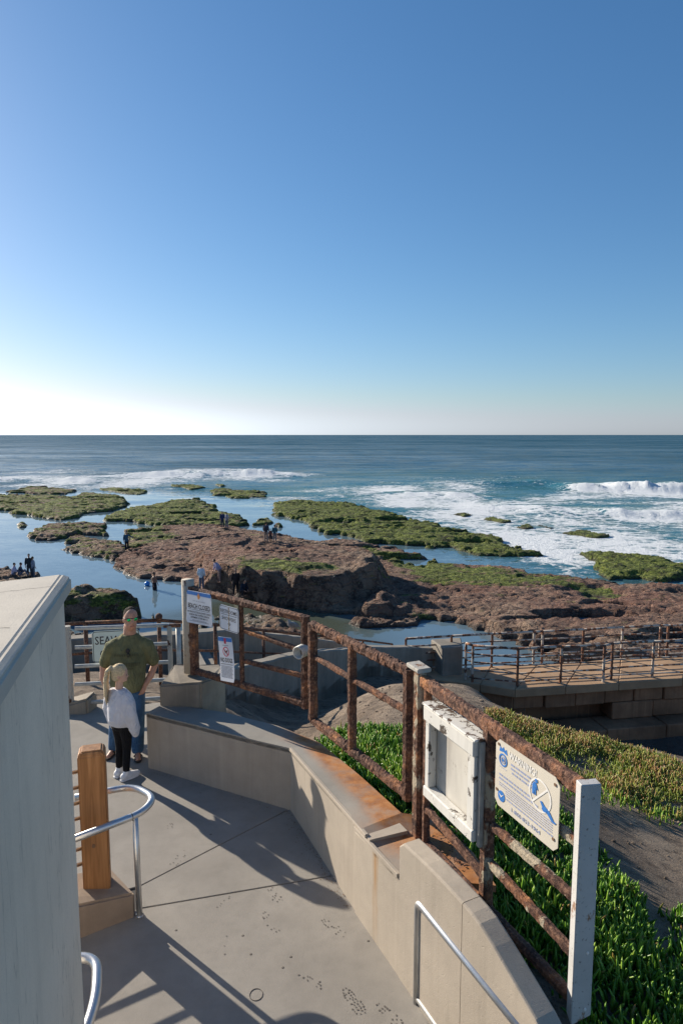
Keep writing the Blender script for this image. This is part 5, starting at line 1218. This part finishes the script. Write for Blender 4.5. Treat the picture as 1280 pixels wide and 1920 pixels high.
# ------------------------------------------------------------------ ice plant
def iceplant(name, label, poly, dens, L, mat, seed, dry=0.15, var0=0.5, fill=0.58):
    r = np.random.default_rng(seed); P = np.array(poly, float); lo, hi = P.min(0), P.max(0)
    area = (hi - lo).prod(); n = int(area * dens)
    x = r.uniform(lo[0], hi[0], n); y = r.uniform(lo[1], hi[1], n)
    sd = poly_sd(x, y, P) + 0.22 * fbm(x * 2.2, y * 2.2, 0, 3, seed)
    cl = fbm(x * 1.6, y * 1.6, 0, 3, seed + 3)
    k = (sd > 0) & (r.random(n) < fill + 1.3 * cl) ; x, y, sd, cl = x[k], y[k], sd[k], cl[k]; n = len(x)
    z = terrain(x, y) + 0.03 + 0.10 * sstep(0, 0.35, sd) * (0.7 + 0.6 * cl) * r.random(n)
    ln = L * r.uniform(0.45, 1.3, n) * (0.85 + 0.45 * cl); az = r.uniform(0, 2 * np.pi, n); tilt = np.abs(r.normal(0.0, 0.55, n))
    d = np.stack([np.sin(tilt) * np.cos(az), np.sin(tilt) * np.sin(az), np.cos(tilt)], 1)
    bend = np.stack([np.cos(az), np.sin(az), np.zeros(n)], 1) * 0.28
    s = np.stack([-np.sin(az), np.cos(az), np.zeros(n)], 1); u = np.cross(d, s)
    wd = 0.0085 * r.uniform(0.8, 1.25, n) * (L / 0.1) ** 0.7
    base = np.stack([x, y, z - 0.03], 1)
    V_ = np.zeros((n, 10, 3)); A3 = [0, 2.094, 4.189]
    for lv, (t, ww) in enumerate([(0, 0.8), (0.45, 1.0), (0.85, 0.62)]):
        c = base + d * (ln * t)[:, None] - bend * (ln * (t - t * t))[:, None] * 0.8
        for j, a in enumerate(A3): V_[:, lv * 3 + j] = c + (s * math.cos(a) + u * math.sin(a)) * (wd * ww)[:, None]
    V_[:, 9] = base + d * ln[:, None]
    fl_ = []
    for lv in (0, 1):
        for j in range(3): a, b = lv * 3 + j, lv * 3 + (j + 1) % 3; fl_ += [(a, b, b + 3), (a, b + 3, a + 3)]
    for j in range(3): fl_.append((6 + j, 6 + (j + 1) % 3, 9))
    fl_ = np.array(fl_); faces = (np.arange(n)[:, None, None] * 10 + fl_[None]).reshape(-1, 3)
    var = np.clip(r.normal(var0, 0.22, n) + 0.25 * cl, 0, 1); tip = np.tile(np.array([0] * 3 + [.35] * 3 + [.85] * 3 + [1.0]), (n, 1))
    dr = (r.random(n) < dry * (1 + 2 * cl)).astype(float) * r.uniform(.5, 1, n)
    me = np_mesh(name, V_.reshape(-1, 3), faces, {'var': np.repeat(var, 10), 'tip': tip.ravel(), 'dry': np.repeat(dr, 10)})
    o = link(name, me, M[mat], None, True); return tag(o, label, 'ice plant', kind='stuff')
g1p = [(-0.33, 7.12), (-0.13, 6.86), (0.12, 6.42), (0.42, 5.9), (0.62, 5.55), (0.86, 5.2), (1.03, 4.7), (1.12, 4.2), (1.3, 3.5), (1.55, 2.6), (1.8, 2.2), (2.6, 2.4), (2.5, 3.6), (2.3, 4.6), (2.6, 5.4), (2.5, 6.4), (2.0, 7.2), (1.6, 7.6), (1.2, 7.9), (0.5, 8.0), (-0.1, 8.0)]
iceplant('ice_plant', 'deep green ice plant bed filling the bank behind the rusted fence', g1p, 2500, 0.150, 'iceplant', 21, 0.05, 0.5, fill=0.85)
g2p = [(2.1, 9.2), (2.9, 8.4), (4.0, 7.5), (5.2, 7.4), (6.5, 7.2), (7.5, 8.5), (6.0, 9.8), (5.0, 10.4), (3.6, 11.0), (2.9, 11.2), (2.5, 10.6)]
iceplant('ice_plant', 'yellow-green ice plant patch with reddish tips on the sunlit slope', g2p, 1700, 0.105, 'iceplant_y', 22, 0.34, 0.55, fill=0.7)
g3p = [(2.4, 4.2), (3.2, 4.6), (3.3, 5.1), (2.5, 5.2)]
iceplant('ice_plant', 'straggling ice plant tuft spreading over bare ground at right edge', g3p, 1700, 0.13, 'iceplant', 23, 0.05, 0.4)
g5p = [(2.3, 5.3), (3.4, 4.9), (5.0, 5.4), (5.2, 6.8), (3.6, 7.8), (2.4, 8.6), (1.9, 7.6), (2.5, 6.4)]
iceplant('ice_plant', 'sparse ice plant sprigs scattered over the bare brown strip', g5p, 900, 0.10, 'iceplant', 25, 0.2, 0.55, fill=-0.22)
g4p = [(2.2, 2.0), (4.6, 2.0), (4.2, 3.6), (3.3, 4.0), (2.5, 3.9)]
iceplant('ice_plant', 'dark shaded ice plant in the bottom right corner', g4p, 2000, 0.145, 'iceplant', 24, 0.05, 0.4, fill=0.8)

# ------------------------------------------------------------------ people
M['skin'] = plain('skin', (0.46, 0.24, 0.16), 0.55, 0, 0.08, 40); M['skin_pale'] = plain('skin_pale', (0.58, 0.36, 0.26), 0.55, 0, 0.06, 40)
M['skin_tan'] = plain('skin_tan', (0.22, 0.11, 0.07), 0.55, 0, 0.08, 40)
def cloth(name, c, var=0.18, scale=9.0):
    t = NT(name); n = t.noise(scale, 4, 0.6)[0]; w = t.noise(420, 2)[0]
    return t.done(t.ramp(n, [(0.32, tuple(x * (1 - var) for x in c)), (0.68, tuple(min(1, x * (1 + var)) for x in c))]), 0.85, t.bump(t.math('ADD', t.math('MULTIPLY', t.noise(11, 3, 0.5, vec=t.map((1.6, 1.6, .7)), dist=1.0)[0], 9.0), w), 0.9, 0.007), spec=0.2)
M['tshirt'] = cloth('olive_tshirt', (0.165, 0.165, 0.085)); M['tprint'] = cloth('tshirt_print', (0.105, 0.108, 0.060)); M['denim'] = cloth('blue_denim', (0.055, 0.125, 0.235), 0.25); M['legging'] = cloth('black_legging', (0.012, 0.012, 0.014))
M['sweater'] = cloth('white_sweater', (0.72, 0.72, 0.76), 0.06); M['hair_d'] = cloth('dark_hair', (0.035, 0.024, 0.018)); M['hair_b'] = cloth('blonde_hair', (0.66, 0.53, 0.33), 0.2, 60)
M['lens'] = plain('green_mirror_lens', (0.02, 0.55, 0.16), 0.12, 0.9, 0.3, 60); M['black'] = plain('black_rubber', (0.015, 0.014, 0.014), 0.6); M['shoe'] = plain('white_sneaker', (0.72, 0.72, 0.72), 0.6)
M['lip'] = plain('lip', (0.36, 0.14, 0.11), 0.5); M['eye'] = plain('eye', (0.03, 0.025, 0.02), 0.3)
def RZ(a): return Matrix.Rotation(a, 4, 'Z')
def turned(mb, yaw, pitch=0.0, about=(0, 0, 0)):
    T0 = Matrix.Translation(Vector(about)); return mb.xform(T0 @ RZ(yaw) @ Matrix.Rotation(pitch, 4, 'X') @ T0.inverted())
def merge(a, b): n = len(a.v); a.v += b.v; a.f += [tuple(i + n for i in q) for q in b.f]; return a
def hand(mb, wrist, dirv, palm_n, s=1.0, side=1, curl=0.35):
    """palm and five bent fingers; dirv along the hand, palm_n out of the palm"""
    d = unit(dirv); p = unit(np.asarray(palm_n, float) - d * np.dot(palm_n, d)); x = np.cross(d, p) * side; w = np.asarray(wrist, float)
    mb.limb([w, w + d * .045 * s, w + d * .085 * s], [.026 * s, .034 * s, .034 * s], 10)
    mb.limb([w + d * .07 * s - x * .022 * s, w + d * .07 * s + x * .022 * s], [.018 * s, .018 * s], 8)
    for k, (o_, l_) in enumerate(((-.030, .060), (-.010, .072), (.010, .068), (.029, .052))):
        a = w + d * .085 * s + x * o_ * s; b = a + unit(d + p * curl) * l_ * .5 * s; c = b + unit(d + p * curl * 2.6) * l_ * .5 * s
        mb.limb([a, b, c], [.0095 * s, .009 * s, .0075 * s], 8)
    a = w + d * .03 * s - x * .030 * s; b = a + unit(d * .7 - x * .7 + p * .2) * .038 * s; c = b + unit(d - x * .2 + p * .4) * .030 * s
    mb.limb([a, b, c], [.013 * s, .011 * s, .009 * s], 8)

# the man
mf = U(238, 1416)
man = empty('person', mf, 'man in olive T-shirt, jeans and green mirrored sunglasses standing by the gate', 'person')
MM = Matrix(((1, 0, .055, 0), (0, 1, 0, 0), (0, 0, 1, 0), (0, 0, 0, 1))) @ RZ(0.12) @ Matrix.Diagonal((0.92, 0.95, 0.975, 1.0))
hy, hc = 0.42, (0.01, 0.0, 1.66)                                    # head turned to his left
head = MB(); head.ball((0.01, -.012, 1.762), (.086, .104, .112), 18, 12); head.ball((.01, -.035, 1.680), (.074, .084, .080), 14, 10); head.ball((.01, -.085, 1.652), (.030, .028, .026), 10, 8)
head.ball((.01, -.118, 1.715), (.017, .024, .026), 10, 8); head.ball((.01, -.110, 1.742), (.012, .016, .03), 8, 6); head.ball((.01, -.10, 1.678), (.030, .018, .018), 10, 8)
for sx_ in (-1, 1): head.ball((.01 + sx_ * .083, .005, 1.728), (.012, .022, .033), 10, 8)
turned(head, hy, 0.0, hc)
body = MB(); merge(body, head)
body.limb([(0, .02, 1.44), (.008, .0, 1.67)], [.088, .076]); body.loft([((0, 0, z), a, b) for z, a, b in ((.86, .14, .11), (1.0, .17, .14), (1.3, .17, .11), (1.43, .13, .08), (1.50, .08, .07))])
aL = [(-.185, .0, 1.40), (-.285, .03, 1.25), (-.325, .06, 1.13), (-.315, .0, 1.0), (-.265, -.05, .915)]; aR = [(.185, .0, 1.40), (.285, .03, 1.25), (.320, .07, 1.13), (.28, .0, 1.01), (.225, -.075, .925)]
for a in (aL, aR): body.limb(a, [.060, .058, .050, .046, .034])
hand(body, aL[-1], (.25, -.35, -1), (.8, .3, 0), 1.0, 1); hand(body, aR[-1], (-.35, -.25, -1), (-.8, .3, 0), 1.0, -1)
legs = [((.105, .0, .88), (.135, -.045, .50), (.145, -.05, .09), (0.22, -0.97)), ((-.105, .0, .88), (-.14, -.01, .50), (-.175, .06, .09), (-0.30, -0.95))]
for hp, kn_, an, td in legs:
    body.limb([hp, kn_, an], [.085, .062, .042]); t_ = np.array([td[0], td[1], 0]); a_ = np.array(an)
    body.limb([a_ + (0, 0, -.03) - t_ * .03, a_ + t_ * .08 - (0, 0, .045), a_ + t_ * .15 - (0, 0, .058)], [.038, .036, .030])
    sd_ = np.array([-t_[1], t_[0], 0])
    for k, o_ in enumerate((-.032, -.012, .006, .021, .034)): q = a_ + t_ * (.172 - .006 * abs(k - 1)) + sd_ * o_ * (1 if td[0] > 0 else -1) - (0, 0, .064); body.ball(q, (.012, .012, .010), 8, 6)
grow(body, .011, 'body', M['skin'], man, MM, 3)
sh = MB().loft([((0, -.02, .855), .200, .175), ((0, -.035, .95), .222, .200), ((0, -.035, 1.08), .225, .200), ((0, -.02, 1.22), .222, .180), ((0, 0, 1.34), .220, .155), ((0, .005, 1.44), .205, .128), ((0, .01, 1.505), .155, .108), ((0, .008, 1.55), .102, .096)], 24)
for sx_ in (-1, 1): sh.limb([(sx_ * .14, 0, 1.42), (sx_ * .22, .01, 1.39), (sx_ * .302, .045, 1.20)], [.098, .096, .082], 14)
grow(sh, .012, 'shirt', M['tshirt'], man, MM, 5)
cb_ = MB()
for k, (zz_, ww_, hh_) in enumerate(((1.335, .15, .012), (1.225, .17, .022), (1.18, .08, .010))):
    r_ = random.Random(k); x = -ww_
    while x < ww_:
        w_ = r_.uniform(.008, .024); y_ = -.172 - .02 * (1.34 - zz_) / .16 - .012 + .35 * x * x * 3.0
        cb_.box((x + w_ / 2, -.177 - .20 * (1.345 - zz_) + 0.9 * x * x, zz_), (w_ / 2, 0, 0), (0, .003, 0), (0, 0, hh_)); x += w_ + .008
MB_ = cb_.xform(Matrix.Translation(Vector(mf)) @ MM); MB_.build('shirt_print', M['tprint'], man)
jn = MB().loft([((0, .0, .78), .150, .125), ((0, 0, .88), .190, .150), ((0, 0, .98), .195, .155)], 20)
for hp, kn_, an, td in legs: jn.limb([(hp[0], hp[1], .90), kn_, (an[0], an[1], .085)], [.112, .092, .080], 14)
jn.v = [(x, y, max(z, .055)) for x, y, z in jn.v]
grow(jn, .012, 'jeans', M['denim'], man, MM, 4)
hr_ = MB().ball((.01, .018, 1.80), (.086, .096, .086), 18, 12); hr_.ball((.01, .035, 1.755), (.087, .078, .085), 16, 10)
grow(turned(hr_, hy, 0, hc), .010, 'hair', M['hair_d'], man, MM, 2)
def shell(mb): return turned(mb, hy, 0, hc).xform(Matrix.Translation(Vector(mf)) @ MM)
sgs = MB()
for sx_ in (-1, 1): sgs.ball((.01 + sx_ * .036, -.106 + .006 * abs(sx_), 1.752), (.031, .012, .021), 14, 8)
fr_ = MB().tube([(-.078, .0, 1.762), (-.072, -.085, 1.766), (.01, -.114, 1.768), (.092, -.085, 1.766), (.098, .0, 1.762)], .006, 8)
fo = shell(fr_).build('sunglasses', M['black'], man, True); shell(sgs).build('lens', M['lens'], fo, True)
shell(MB().limb([(-.014, -.113, 1.672), (.01, -.119, 1.670), (.034, -.113, 1.672)], [.005, .006, .005], 8)).build('mouth', M['lip'], man, True)
hg = MB().ball((.015, -.155, 1.385), (.026, .012, .030), 10, 8).ball((.022, -.165, 1.335), (.022, .012, .030), 10, 8).xform(Matrix.Translation(Vector(mf)) @ MM); hg.build('hanging_glasses', M['black'], man, True)
for hp, kn_, an, td in legs:
    t_ = np.array([td[0], td[1], 0]); a_ = np.array([an[0], an[1], 0]); sd_ = np.array([-t_[1], t_[0], 0])
    out = [(-.075, 0), (-.06, .034), (.0, .037), (.08, .047), (.15, .048), (.195, .03), (.205, 0), (.195, -.03), (.15, -.048), (.08, -.042), (.0, -.036), (-.06, -.034)]
    so = MB().prism([(a_ + t_ * u_ + sd_ * w_)[:2] for u_, w_ in out], .004, .026).xform(Matrix.Translation(Vector(mf)) @ MM).build('sandal', M['black'], man, bevel=.005)
    st = MB().tube([a_ + t_ * .04 + sd_ * .045 + (0, 0, .025), a_ + t_ * .075 + sd_ * .025 + (0, 0, .062), a_ + t_ * .135 + (0, 0, .045)], .011, 8); st.tube([a_ + t_ * .04 - sd_ * .045 + (0, 0, .025), a_ + t_ * .075 - sd_ * .025 + (0, 0, .062), a_ + t_ * .135 + (0, 0, .045)], .011, 8)
    st.xform(Matrix.Translation(Vector(mf)) @ MM).build('strap', M['black'], so, True)

# the girl
gf = U(231, 1457)
girl = empty('person', gf, 'girl with blonde ponytail, white sweatshirt and black leggings beside the man', 'person')
GM = RZ(math.radians(150)) @ Matrix.Scale(0.955, 4); GT = Matrix.Translation(Vector(gf))
hc = (0, 0, 1.17); hyaw = math.radians(-52)
head = MB(); head.ball((0, .004, 1.285), (.074, .090, .100), 16, 12); head.ball((0, -.022, 1.228), (.056, .066, .060), 14, 10); head.ball((0, -.090, 1.250), (.010, .015, .016), 8, 6); head.ball((0, -.072, 1.198), (.020, .018, .016), 8, 6)
for sx_ in (-1, 1): head.ball((sx_ * .073, .005, 1.25), (.010, .017, .025), 8, 6)
turned(head, hyaw, 0.10, hc)
body = MB(); merge(body, head); body.limb([(0, .01, 1.05), (0, 0, 1.22)], [.045, .042]); body.loft([((0, 0, z), a, b) for z, a, b in ((.66, .11, .09), (.85, .115, .085), (1.02, .10, .07), (1.08, .05, .05))])
ga_ = [[(-.135, 0, 1.03), (-.185, .02, .83), (-.19, -.03, .64)], [(.135, 0, 1.03), (.18, .02, .83), (.175, -.04, .64)]]
for a in ga_: body.limb(a, [.034, .030, .022]); hand(body, a[-1], (0, -.15, -1), (1 if a[0][0] < 0 else -1, 0, 0), .72, 1)
gl_ = [((-.062, 0, .66), (-.070, -.012, .36), (-.082, .02, .07), (-.25, -.97)), ((.062, 0, .66), (.062, -.02, .36), (.062, .0, .07), (.12, -.99))]
for hp, kn_, an, td in gl_: body.limb([hp, kn_, an], [.062, .044, .030]); body.limb([(an[0], an[1], .05), (an[0] + td[0] * .12, an[1] + td[1] * .12, .035)], [.028, .024])
grow(body, .010, 'body', M['skin_pale'], girl, GM, 3)
sw_ = MB().loft([((0, .0, .66), .150, .118), ((0, 0, .72), .168, .135), ((0, 0, .85), .172, .135), ((0, 0, .97), .165, .115), ((0, 0, 1.05), .140, .090), ((0, .005, 1.095), .075, .062)], 20)
for a in ga_: sw_.limb([(a[0][0] * .85, 0, 1.02), (a[0][0] * 1.15, .01, .95), a[1], (a[2][0], a[2][1], a[2][2] - .01), (a[2][0], a[2][1] - .01, a[2][2] - .07)], [.062, .074, .070, .066, .046], 14)
grow(sw_, .010, 'sweatshirt', M['sweater'], girl, GM, 4)
lg = MB().loft([((0, 0, .60), .10, .085), ((0, 0, .68), .122, .105), ((0, 0, .74), .118, .10)], 18)
for hp, kn_, an, td in gl_: lg.limb([(hp[0], hp[1], .64), (kn_[0], kn_[1], .50), kn_, (an[0], an[1], .20), (an[0], an[1], .10)], [.076, .064, .050, .045, .038], 12)
grow(lg, .010, 'leggings', M['legging'], girl, GM, 3)
hh = MB().ball((0, .012, 1.295), (.080, .092, .100), 18, 12); hh.ball((0, .035, 1.25), (.074, .066, .075), 14, 10)
hh.ball((0, .105, 1.335), (.030, .028, .030), 10, 8)
for k in range(7):
    o_ = (k - 3) * .011; hh.limb([(o_ * .5, .105, 1.335), (o_, .145, 1.30), (o_ * 1.5, .150 + .006 * (k % 3), 1.18), (o_ * 1.8, .135 + .01 * (k % 2), 1.02), (o_ * 1.2, .125, .93 - .02 * (k % 3))], [.020, .024, .021, .016, .006], 8)
grow(turned(hh, hyaw, 0.10, hc), .008, 'hair', M['hair_b'], girl, GM, 2)
turned(MB().limb([(-.03, .088, 1.325), (0, .100, 1.33), (.03, .088, 1.325)], [.010, .012, .010], 8), hyaw, .10, hc).xform(GT @ GM).build('hair_tie', M['hair_b'], girl, True)
for sx_ in (-1, 1): turned(MB().ball((sx_ * .028, -.078, 1.268), (.011, .006, .007), 8, 6), hyaw, .10, hc).xform(GT @ GM).build('eye', M['eye'], girl, True)
turned(MB().ball((0, -.084, 1.216), (.018, .006, .006), 8, 6), hyaw, .10, hc).xform(GT @ GM).build('mouth', M['lip'], girl, True)
for hp, kn_, an, td in gl_:
    t_ = np.array([td[0], td[1], 0]); a_ = np.array([an[0], an[1], 0])
    sk = MB().limb([a_ - t_ * .035 + (0, 0, .045), a_ + t_ * .06 + (0, 0, .042), a_ + t_ * .135 + (0, 0, .032)], [.045, .044, .036], 12); sk.limb([a_ + (0, 0, .06), a_ + (0, 0, .10)], [.044, .042], 12)
    sk.v = [(x, y, max(z, .012)) for x, y, z in sk.v]
    so = grow(sk, .009, 'shoe', M['shoe'], girl, GM, 3)
    sd_ = np.array([-t_[1], t_[0], 0]); out = [(-.085, 0), (-.07, .036), (.05, .046), (.13, .038), (.172, 0), (.13, -.038), (.05, -.046), (-.07, -.036)]
    MB().prism([(a_ + t_ * u_ + sd_ * w_)[:2] for u_, w_ in out], .001, .022).xform(GT @ GM).build('sole', M['shoe'], so, bevel=.005)

# ------------------------------------------------------------------ visitors out on the reef
_cl = {}
def dye(c):
    if c not in _cl: _cl[c] = cloth('cloth_%d' % len(_cl), c)
    return _cl[c]
def drop(px, py, water=False):
    dg = bpy.context.evaluated_depsgraph_get(); r = ray(px, py); r = r / np.linalg.norm(r); o_ = Vector(_C) + Vector(r) * 24.0
    ok, loc, *_ = scene.ray_cast(dg, o_, Vector(r))
    if water or not ok: return U(px, py, SEA)
    return np.array(loc)
def visitor(label, px, py, h, yaw, top, bottom, hair=(.03, .022, .018), pose='stand', skin='skin', water=False, sink=0.0, group='visitors exploring the reef', bag=None, bare=False):
    L = drop(px, py, water); k = h / 1.75; root = empty('person', L - np.array([0, 0, sink]), label, 'person', group)
    X = Matrix.Rotation(yaw, 4, 'Z') @ Matrix.Scale(k, 4)
    H = np.array([0, 0, .92]); lean = np.array([0, 0, 0.])
    if pose == 'sit': hipz = .16
    elif pose == 'crouch': hipz = .34
    else: hipz = .92
    ln = {'bend': .55, 'crouch': .35, 'sit': .15, 'walk': .06}.get(pose, .0)
    def up(y, z):                                                    # torso point, leaning forward (-y)
        return np.array([0, y * math.cos(ln) - z * math.sin(ln), hipz + z * math.cos(ln) + y * math.sin(ln)])
    def tp(x, y, z): q = up(y, z); return (x, q[1], q[2])
    if pose == 'sit': lg_ = [[(s_ * .10, 0, .14), (s_ * .13, -.36, .42), (s_ * .12, -.58, .06)] for s_ in (-1, 1)]
    elif pose == 'crouch': lg_ = [[(s_ * .10, 0, .34), (s_ * .15, -.34, .46), (s_ * .12, -.08, .06)] for s_ in (-1, 1)]
    elif pose == 'walk': lg_ = [[(-.09, 0, .90), (-.10, -.16, .48), (-.10, -.14, .06)], [(.09, 0, .90), (.10, .02, .48), (.10, .26, .10)]]
    else: lg_ = [[(s_ * .09, 0, .90), (s_ * .11, -.02, .48), (s_ * .12, .0, .06)] for s_ in (-1, 1)]
    arms = [[tp(s_ * .19, 0, .50), tp(s_ * .25, .03, .22), tp(s_ * .24, -.08, .0)] for s_ in (-1, 1)]
    if pose == 'walk': arms[1] = [tp(.19, 0, .50), tp(.42, -.02, .36), tp(.62, -.06, .26)]
    if pose in ('sit', 'crouch'): arms = [[tp(s_ * .19, 0, .50), tp(s_ * .26, -.10, .28), tp(s_ * .14, -.34, .22)] for s_ in (-1, 1)]
    if pose == 'bend': arms = [[tp(s_ * .19, 0, .50), tp(s_ * .22, -.15, .30), tp(s_ * .16, -.36, .16)] for s_ in (-1, 1)]
    b = MB(); hd = np.array(tp(0, -.01, .74)); b.ball(hd, (.078, .095, .115), 12, 8); b.ball(hd + (0, -.09, -.01), (.016, .02, .02), 6, 5); b.limb([tp(0, 0, .50), tp(0, 0, .68)], [.06, .055], 8)
    b.limb([tp(0, 0, .02), tp(0, 0, .28), tp(0, 0, .46)], [.12, .13, .12], 10)
    for a in arms:
        b.limb(a, [.05, .04, .03], 8); w_ = np.array(a[2]); d_ = unit(w_ - np.array(a[1])); b.limb([w_, w_ + d_ * .07], [.032, .034], 8)
        for f_ in (-.022, 0, .022): b.limb([w_ + d_ * .07 + (f_, 0, 0), w_ + d_ * .15 + (f_ * 1.2, -.01, 0)], [.014, .011], 6)
        b.limb([w_ + d_ * .02, w_ + d_ * .07 + (0, -.05, 0)], [.015, .012], 6)
    for l_ in lg_: b.limb(l_, [.075, .055, .04], 8); f0 = np.array(l_[2]); b.limb([f0 - (0, 0, .02), f0 + (0, -.15, -.03)], [.04, .032], 8)
    grow(b, .026, 'body', M[skin], root, X, 1)
    if not bare:
        t_ = MB().limb([tp(0, 0, .0), tp(0, -.01, .16), tp(0, 0, .34), tp(0, 0, .47)], [.155, .155, .165, .120], 12)
        for a in arms: t_.limb([np.array(a[0]) * .95 + np.array(tp(0, 0, .5)) * .05, a[1], np.array(a[1]) * .3 + np.array(a[2]) * .7], [.078, .062, .050], 8)
        grow(t_, .026, 'top', dye(top), root, X, 2)
    tr_ = MB().limb([tp(0, 0, -.04), tp(0, 0, .08)], [.14, .145], 12)
    for l_ in lg_: m_ = np.array(l_[1]); e_ = np.array(l_[2]); tr_.limb([l_[0], l_[1], m_ * .15 + e_ * .85] if not bare else [l_[0], np.array(l_[0]) * .3 + m_ * .7], [.10, .078, .065] if not bare else [.10, .095], 8)
    grow(tr_, .026, 'trousers', dye(bottom), root, X, 2)
    grow(MB().ball(hd + (0, .022, .025), (.085, .092, .105), 12, 8), .022, 'hair', dye(hair), root, X, 1)
    if bag: grow(MB().loft([(np.array(tp(0, .17, z_)), .13, .08) for z_ in (.06, .15, .36, .44)], 10), .03, 'backpack', dye(bag), root, X, 2)
    return root
visitor('person in dark blue jacket, left of the pair standing on the far brown reef', 417, 990, 1.78, .5, (.03, .05, .12), (.03, .04, .07))
visitor('person in pale grey top, right of the pair standing on the far brown reef', 425, 990, 1.72, 2.6, (.40, .42, .46), (.12, .14, .20))
visitor('tall adult with dark backpack leading the group of three on the reef', 499, 1016, 1.85, 2.9, (.06, .07, .10), (.30, .24, .20), bag=(.03, .035, .05))
visitor('small child between two adults in the reef group of three', 507, 1014, 1.15, 3.0, (.10, .05, .06), (.05, .05, .06))
visitor('adult in teal top, rightmost of the reef group of three', 515, 1016, 1.6, 3.3, (.04, .12, .15), (.22, .20, .20))
visitor('person in blue wetsuit walking with one arm out on the left rock shelf', 238, 1033, 1.72, .3, (.035, .10, .16), (.015, .02, .03), pose='walk')
visitor('bare-chested tanned person wading in the lagoon near the blue float', 290, 1106, 1.75, 1.2, (.1, .1, .1), (.02, .02, .025), skin='skin_tan', water=True, sink=.55, bare=True)
visitor('person in white shirt just above the beach sign', 378, 1106, 1.7, 2.9, (.62, .66, .72), (.10, .12, .18))
visitor('person in lilac top bending over on the brown bank', 412, 1092, 1.65, -1.0, (.36, .34, .50), (.20, .14, .13), pose='bend')
visitor('person in black standing on the bank above the restrooms sign', 442, 1117, 1.72, .2, (.03, .022, .024), (.02, .02, .025))
visitor('person in dark coat crouching beside the one in black', 454, 1118, 1.7, .9, (.02, .026, .045), (.02, .02, .03), pose='crouch')
visitor('man in dark shirt standing behind the concrete coping at left edge', 56, 1084, 1.78, .4, (.035, .04, .045), (.06, .06, .07))
visitor('woman in grey top standing in front of the dark-shirted man', 63, 1085, 1.62, 2.4, (.26, .27, .33), (.10, .11, .14), hair=(.10, .06, .03))
visitor('person in lilac-white top sitting at far left above the coping', 25, 1080, 1.68, 1.8, (.50, .46, .60), (.12, .12, .16), pose='sit')
visitor('person in dark top sitting next to the one in lilac-white', 37, 1080, 1.72, 2.0, (.05, .06, .09), (.20, .20, .26), pose='sit')

# ------------------------------------------------------------------ gull on the stair railing, float in the lagoon
tt = (545 - 494) / (585 - 494); gp = Ctop[4] + (Ctop[5] - Ctop[4]) * tt + np.array([0, 0, .03])
gull = empty('seagull', gp, 'speckled grey young gull perched on the stair railing', 'seagull')
M['gull'] = cloth('gull_plumage', (0.40, 0.36, 0.33), 0.35, 45); M['gull_w'] = cloth('gull_wing', (0.26, 0.23, 0.21), 0.4, 45); M['beak'] = plain('gull_beak', (0.20, 0.13, 0.10)); M['leg'] = plain('gull_leg', (0.50, 0.36, 0.30))
Ry = lambda a: np.array(Matrix.Rotation(a, 3, 'Y'))
gb_ = MB().ball((.0, 0, .175), (.125, .068, .080), 16, 10, Ry(.28)); gb_.limb([(-.075, 0, .215), (-.085, 0, .30), (-.09, 0, .335)], [.05, .036, .036], 10); gb_.ball((-.098, 0, .342), (.045, .036, .036), 12, 8); gb_.limb([(.09, 0, .15), (.18, 0, .115)], [.04, .018], 8)
grow(gb_, .010, 'body', M['gull'], gull, RZ(.15), 2)
for s_ in (-1, 1):
    MB().ball((.045, s_ * .058, .178), (.125, .016, .052), 14, 8, Ry(.30)).xform(Matrix.Translation(Vector(gp)) @ RZ(.15)).build('wing', M['gull_w'], gull, True)
    MB().tube([(.0 + s_ * .02, s_ * .03, 0), (.005 + s_ * .02, s_ * .028, .11)], .007, 7).tube([(.02 * s_ - .035, s_ * .03, .003), (.02 * s_ + .01, s_ * .03, .003)], .008, 6).xform(Matrix.Translation(Vector(gp)) @ RZ(.15)).build('leg', M['leg'], gull, True)
MB().tube([(-.135, 0, .340), (-.165, 0, .334), (-.185, 0, .326)], [.012, .010, .004], 8).xform(Matrix.Translation(Vector(gp)) @ RZ(.15)).build('beak', M['beak'], gull, True)
M['float'] = plain('blue_plastic', (0.02, 0.22, 0.62), 0.35)
fc = U(276, 1098, SEA)
fl_ = empty('float', fc, 'bright blue ball float in the lagoon', 'float')
MB().ball(fc + np.array([0, 0, .12]), (.19, .19, .18), 20, 12).build('ball', M['float'], fl_, True)
MB().tube([fc + np.array([0, 0, .29]), fc + np.array([0, 0, .34])], .03, 10).build('valve', M['float'], fl_, True)

# ------------------------------------------------------------------ loose stones on the bare slope
pb = MB(); rq = random.Random(31)
for k in range(420):
    x_, y_ = rq.uniform(0.3, 6.5), rq.uniform(4.6, 12.0)
    z_ = float(terrain(np.array([x_]), np.array([y_]))[0]); r_ = rq.uniform(.008, .03) * (1.6 if rq.random() < .1 else 1)
    pb.ball((x_, y_, z_ + r_ * .2), (r_ * rq.uniform(.8, 1.4), r_ * rq.uniform(.8, 1.3), r_ * rq.uniform(.5, .8)), 5, 4)
o = pb.build('pebbles', M['ground'], None); tag(o, 'loose pebbles strewn over the bare brown slope', 'pebbles', kind='stuff')
